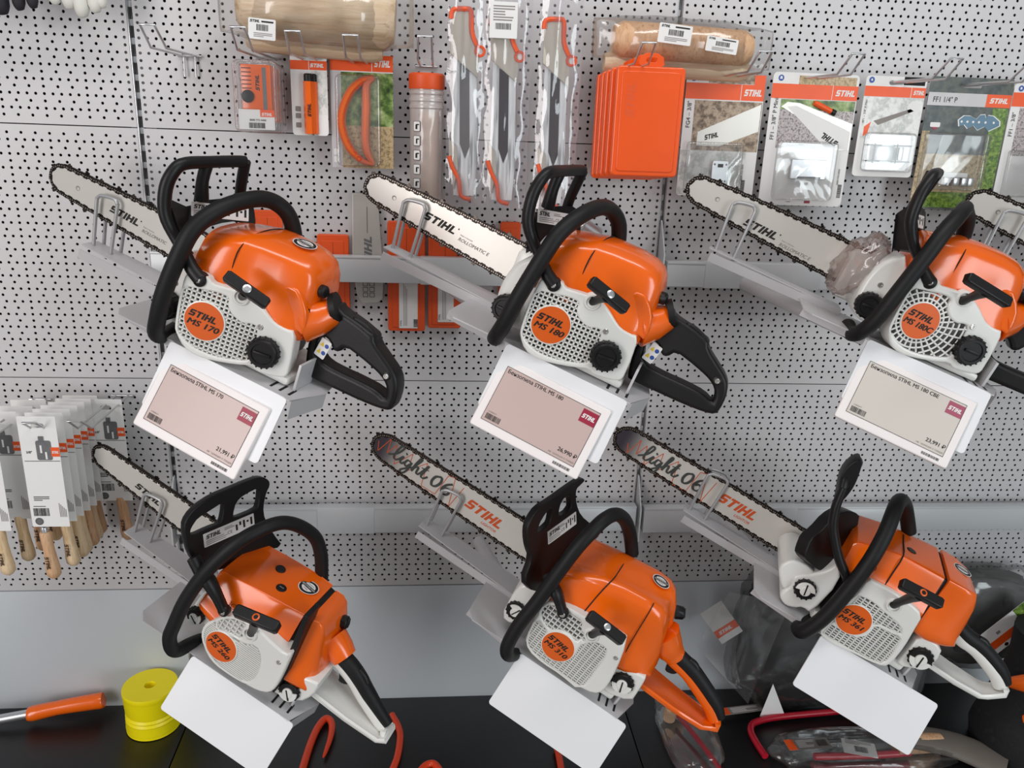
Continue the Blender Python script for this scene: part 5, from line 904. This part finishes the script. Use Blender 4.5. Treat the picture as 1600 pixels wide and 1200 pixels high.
def shelf_tube(name, label, cat, pts, r, m, z, grp=None): mb = MB(); mb.tube([(x, y, z) for x, y in pts], r, m, 12, 5); o = mb.build(name, None, 60); return tag(o, label, cat, grp)
shelf_tube('curved_hook', 'orange curved hook tapering to a tip, right of the lower left front plate', 'hook', [(268, -330), (277, -243), (283, -165), (291, -112), (303, -80), (314, -78), (323, -96), (325, -133), (320, -178), (317, -195)], [8, 8, 8, 8, 8, 8, 7.5, 6.5, 4.5, 2], 'hook_orange', -781, 'orange hooks on the shelf')
shelf_tube('curved_hook', 'orange curved rod end below the lower left rear handle tip', 'hook', [(455, -70), (470, -105), (477, -140), (474, -198), (464, -243), (445, -320)], 7.5, 'hook_orange', -781, 'orange hooks on the shelf')
shelf_tube('curved_hook', 'orange rod end at the bottom edge below the lower middle front plate', 'hook', [(820, -190), (821, -215), (820, -300)], 7.5, 'hook_orange', -781, 'orange hooks on the shelf')
shelf_tube('curved_hook', 'short orange tip at the bottom edge between the two left front plates', 'hook', [(520, -250), (535, -229), (552, -226), (566, -250)], 8, 'hook_orange', -781, 'orange hooks on the shelf')
R = thing('bow_saw', 'dark red bow saw frame with a small label strip on the black shelf', 'bow saw', (0, 0, -.778)); mb = MB(); mb.tube([(1273, -240, 0), (1269, -205, 0), (1268, -172, 0), (1274, -150, 0), (1291, -134, 0), (1340, -121, 0), (1430, -112, 0), (1620, -98, 0)], 7.5, 'red_tube', 14, 4); mb.build('saw_frame', R, 60)
mb = MB(); Ms = frame((1222, -112, 2), (.99, .13, 0), (-.13, .99, 0)); mb.prism(Ms, [rrect(0, 0, 104, 24, 1)], 0, 1, 'ink_grey'); mb.rect(Ms, 0, 0, 20, 24, 1.3, 'band_orange'); lines(mb, Ms, 26, 18, 70, 5, 3.4, 1.3, 'paper'); mb.build('label_strip', R)
def crumple_bag(name, label, cat, cx, cy, cz, sx, sy, sz, inner, m_in, film_m='dusty_film', seed=1, group='bagged goods', extra=None, flat_z=None):
    R = thing(name, label, cat, (cx*.001, cy*.001, cz*.001), (0, 0, 0), group)
    def blob(k, off, m, nm):
        bm = bmesh.new(); bmesh.ops.create_icosphere(bm, subdivisions=4, radius=1)
        for v in bm.verts:
            d = v.co.normalized(); q = Vector((abs(d.x)**.6*math.copysign(1, d.x), abs(d.y)**.7*math.copysign(1, d.y), abs(d.z)**.6*math.copysign(1, d.z))); n = 1 + .13*noise.noise(d*2.2 + Vector((seed, 0, off))) + .06*noise.noise(d*7 + Vector((seed, 3, off))); v.co = Vector((q.x*sx*k*n, q.y*sy*k*n, q.z*sz*k*n))
            if flat_z is not None: v.co.z = max(v.co.z, flat_z)
        mb = MB(); mb.bm(bm, m); mb.build(nm, R, 180)
    if inner: blob(.9, 9, m_in, 'packed_goods')
    blob(1., 2, film_m, 'clear_bag')
    if extra: extra(R)
    return R
def lbl(R):
    Ms = frame((-235, -34, 58), (.84, 0, -.54) if False else (.80, 0, .6), (-.6, 0, .80)); mb = MB(); mb.prism(Ms, [rrect(0, -62, 56, 38, 1)], 0, 1, 'paper'); mb.rect(Ms, 0, -44, 56, -22, 1.4, 'band_orange'); mb.logo(Ms @ Matrix.Translation((8, -38, 0)), 9, 'paper', 1.7); mb.build('header_card', R)
    mb = MB(); mb.flat(frame((-92, -54, -140), (1, 0, 0), (0, 0, 1)), [(0, -38), (64, -44), (20, 52)], 0, 'paper'); mb.build('paper_insert', R)
def bag_sheet(R, P, m='clear_film', nm='bag_flap'):
    mb = MB(); nu = nv = 10; V = []; F = []
    for j in range(nv+1):
        for i in range(nu+1):
            u, v = i/nu, j/nv; q = Vector(P[0])*(1-u)*(1-v) + Vector(P[1])*u*(1-v) + Vector(P[2])*u*v + Vector(P[3])*(1-u)*v; q.y += 7*noise.noise(Vector((u*4, v*4, 2.))); V.append(q)
    for j in range(nv):
        for i in range(nu): F.append([j*(nu+1)+i, j*(nu+1)+i+1, (j+1)*(nu+1)+i+1, (j+1)*(nu+1)+i])
    mb.add(V, F, m); mb.build(nm, R, 180)
def ex1(R): lbl(R); bag_sheet(R, [(-260, -40, 10), (-120, -44, -150), (-60, -50, 120), (-200, -44, 150)])
crumple_bag('bagged_harness', 'clear bag of black gear with an orange striped header card, below the lower right saw', 'bagged goods', 1400, -62, -600, 158, 52, 186, True, 'dark_cloth', 'dusty_film', 3, extra=ex1, flat_z=-186)
def ex2(R):
    mb = MB(); mb.tube([(-120, -10, -4), (20, -12, -4), (100, -10, -2)], 8, 'red_tube', 10, 2); mb.build('red_saw_frame', R); mb = MB(); mb.tube([(70, 0, 6), (140, 6, 8), (180, 8, 8)], [18, 22, 18], 'wood_beech', 14, 2); mb.build('wooden_grip', R)
    for (x, y, w, h, rot, org) in ((-180, -14, 100, 32, .05, True), (-62, -24, 70, 44, -.3, False)):
        Ms = frame((x, y, 17), (math.cos(rot), math.sin(rot), 0), (-math.sin(rot), math.cos(rot), 0)); mb = MB(); mb.prism(Ms, [rrect(0, 0, w, h, 1)], 0, .8, 'paper' if not org else 'ink_grey')
        if org: mb.rect(Ms, 0, 0, w*.2, h, 1.1, 'band_orange'); lines(mb, Ms, w*.25, h*.8, w*.4, 6, h*.12, 1.1, 'paper'); barcode(mb, Ms, w*.7, h*.2, w*.25, h*.6, 1.1, 3)
        else: barcode(mb, Ms, w*.35, h*.2, w*.4, h*.4, 1.1, 3); lines(mb, Ms, w*.1, h*.9, w*.8, 3, h*.1, 1.1)
        mb.build('barcode_label', R)
crumple_bag('bagged_bow_saw', 'long clear bag with a red frame, wooden grip and two labels at the bottom', 'bagged goods', 1500, -238, -772, 208, 60, 22, False, 'dark_cloth', 'dusty_film', 6, extra=ex2, flat_z=-17)
def ex3(R):
    mb = MB(); mb.tube([(-14, 62, 4), (2, 10, 4), (22, -60, 2), (34, -110, 0)], 6, 'red_tube', 10, 3); mb.build('red_saw_frame', R); mb = MB(); mb.tube([(-34, 40, 4), (-20, 66, 6), (10, 62, 4)], [14, 18, 12], 'wood_beech', 12, 3); mb.build('wooden_grip', R)
crumple_bag('bagged_bow_saw', 'dull clear bag with a red strip and brown grip below the lower middle rear handle', 'bagged goods', 1122, -165, -772, 62, 118, 20, False, 'dark_cloth', 'dusty_film', 8, extra=ex3, flat_z=-17)
def ex4(R):
    Ms = frame((-40, -95, -58), (.70, 0, .71), (-.71, 0, .70)); mb = MB(); mb.prism(Ms, [rrect(0, 0, 165, 72, 1)], -1, 0, 'paper'); mb.rect(Ms, 0, 14, 165, 36, .4, 'band_orange'); mb.disc(Ms, (62, 7), 5, .5, 'ink', 12); mb.rect(Ms, 60, 44, 70, 52, .4, 'ink_grey'); mb.rect(Ms, 120, 36, 165, 72, .4, 'print_leaf'); mb.build('header_card', R)
crumple_bag('bagged_clothing', 'clear bag of grey gear with a tilted orange striped card, right edge', 'bagged goods', 1850, -55, -560, 126, 50, 130, True, 'shadow_grey', 'dusty_film', 11, extra=ex4)
crumple_bag('bagged_gloves', 'small clear bag hanging behind the lower right rear handle', 'bagged goods', 1640, -70, -700, 76, 46, 86, True, 'shadow_grey', 'clear_film', 14, flat_z=-88)
R = thing('work_boot', 'black boot shape with orange panels at the lower right edge', 'boot', (1.87, -.225, -.79)); mb = MB(); mb.loft([[Vector((x*sc + ox, y*sc, z)) for x, y in circ((0, 0), 1, 20)] for z, sc, ox in ((2, 105, 10), (40, 112, 10), (90, 100, 10), (150, 84, 14), (220, 74, 20), (300, 78, 22))], 'dark_cloth'); mb.build('boot_shaft', R, 60)
mb = MB(); mb.tube([(-92, -30, 200), (-60, -72, 226), (0, -88, 220)], [8, 24, 16], 'orange', 14, 3); mb.tube([(-70, -74, 140), (-40, -92, 150), (10, -100, 142)], [8, 22, 16], 'orange', 14, 3); mb.build('orange_panel', R, 60)
mb = MB(); mb.tube([(1560, -214, -752), (1640, -225, -758), (1720, -245, -768), (1790, -300, -775)], [34, 40, 44, 46], 'strap_grey', 14, 4, flat=.35, nrm=(0, 0, 1)); tag(mb.build('flat_strap', None, 60), 'dull grey flat strap lying below the lower right rear handle', 'strap')
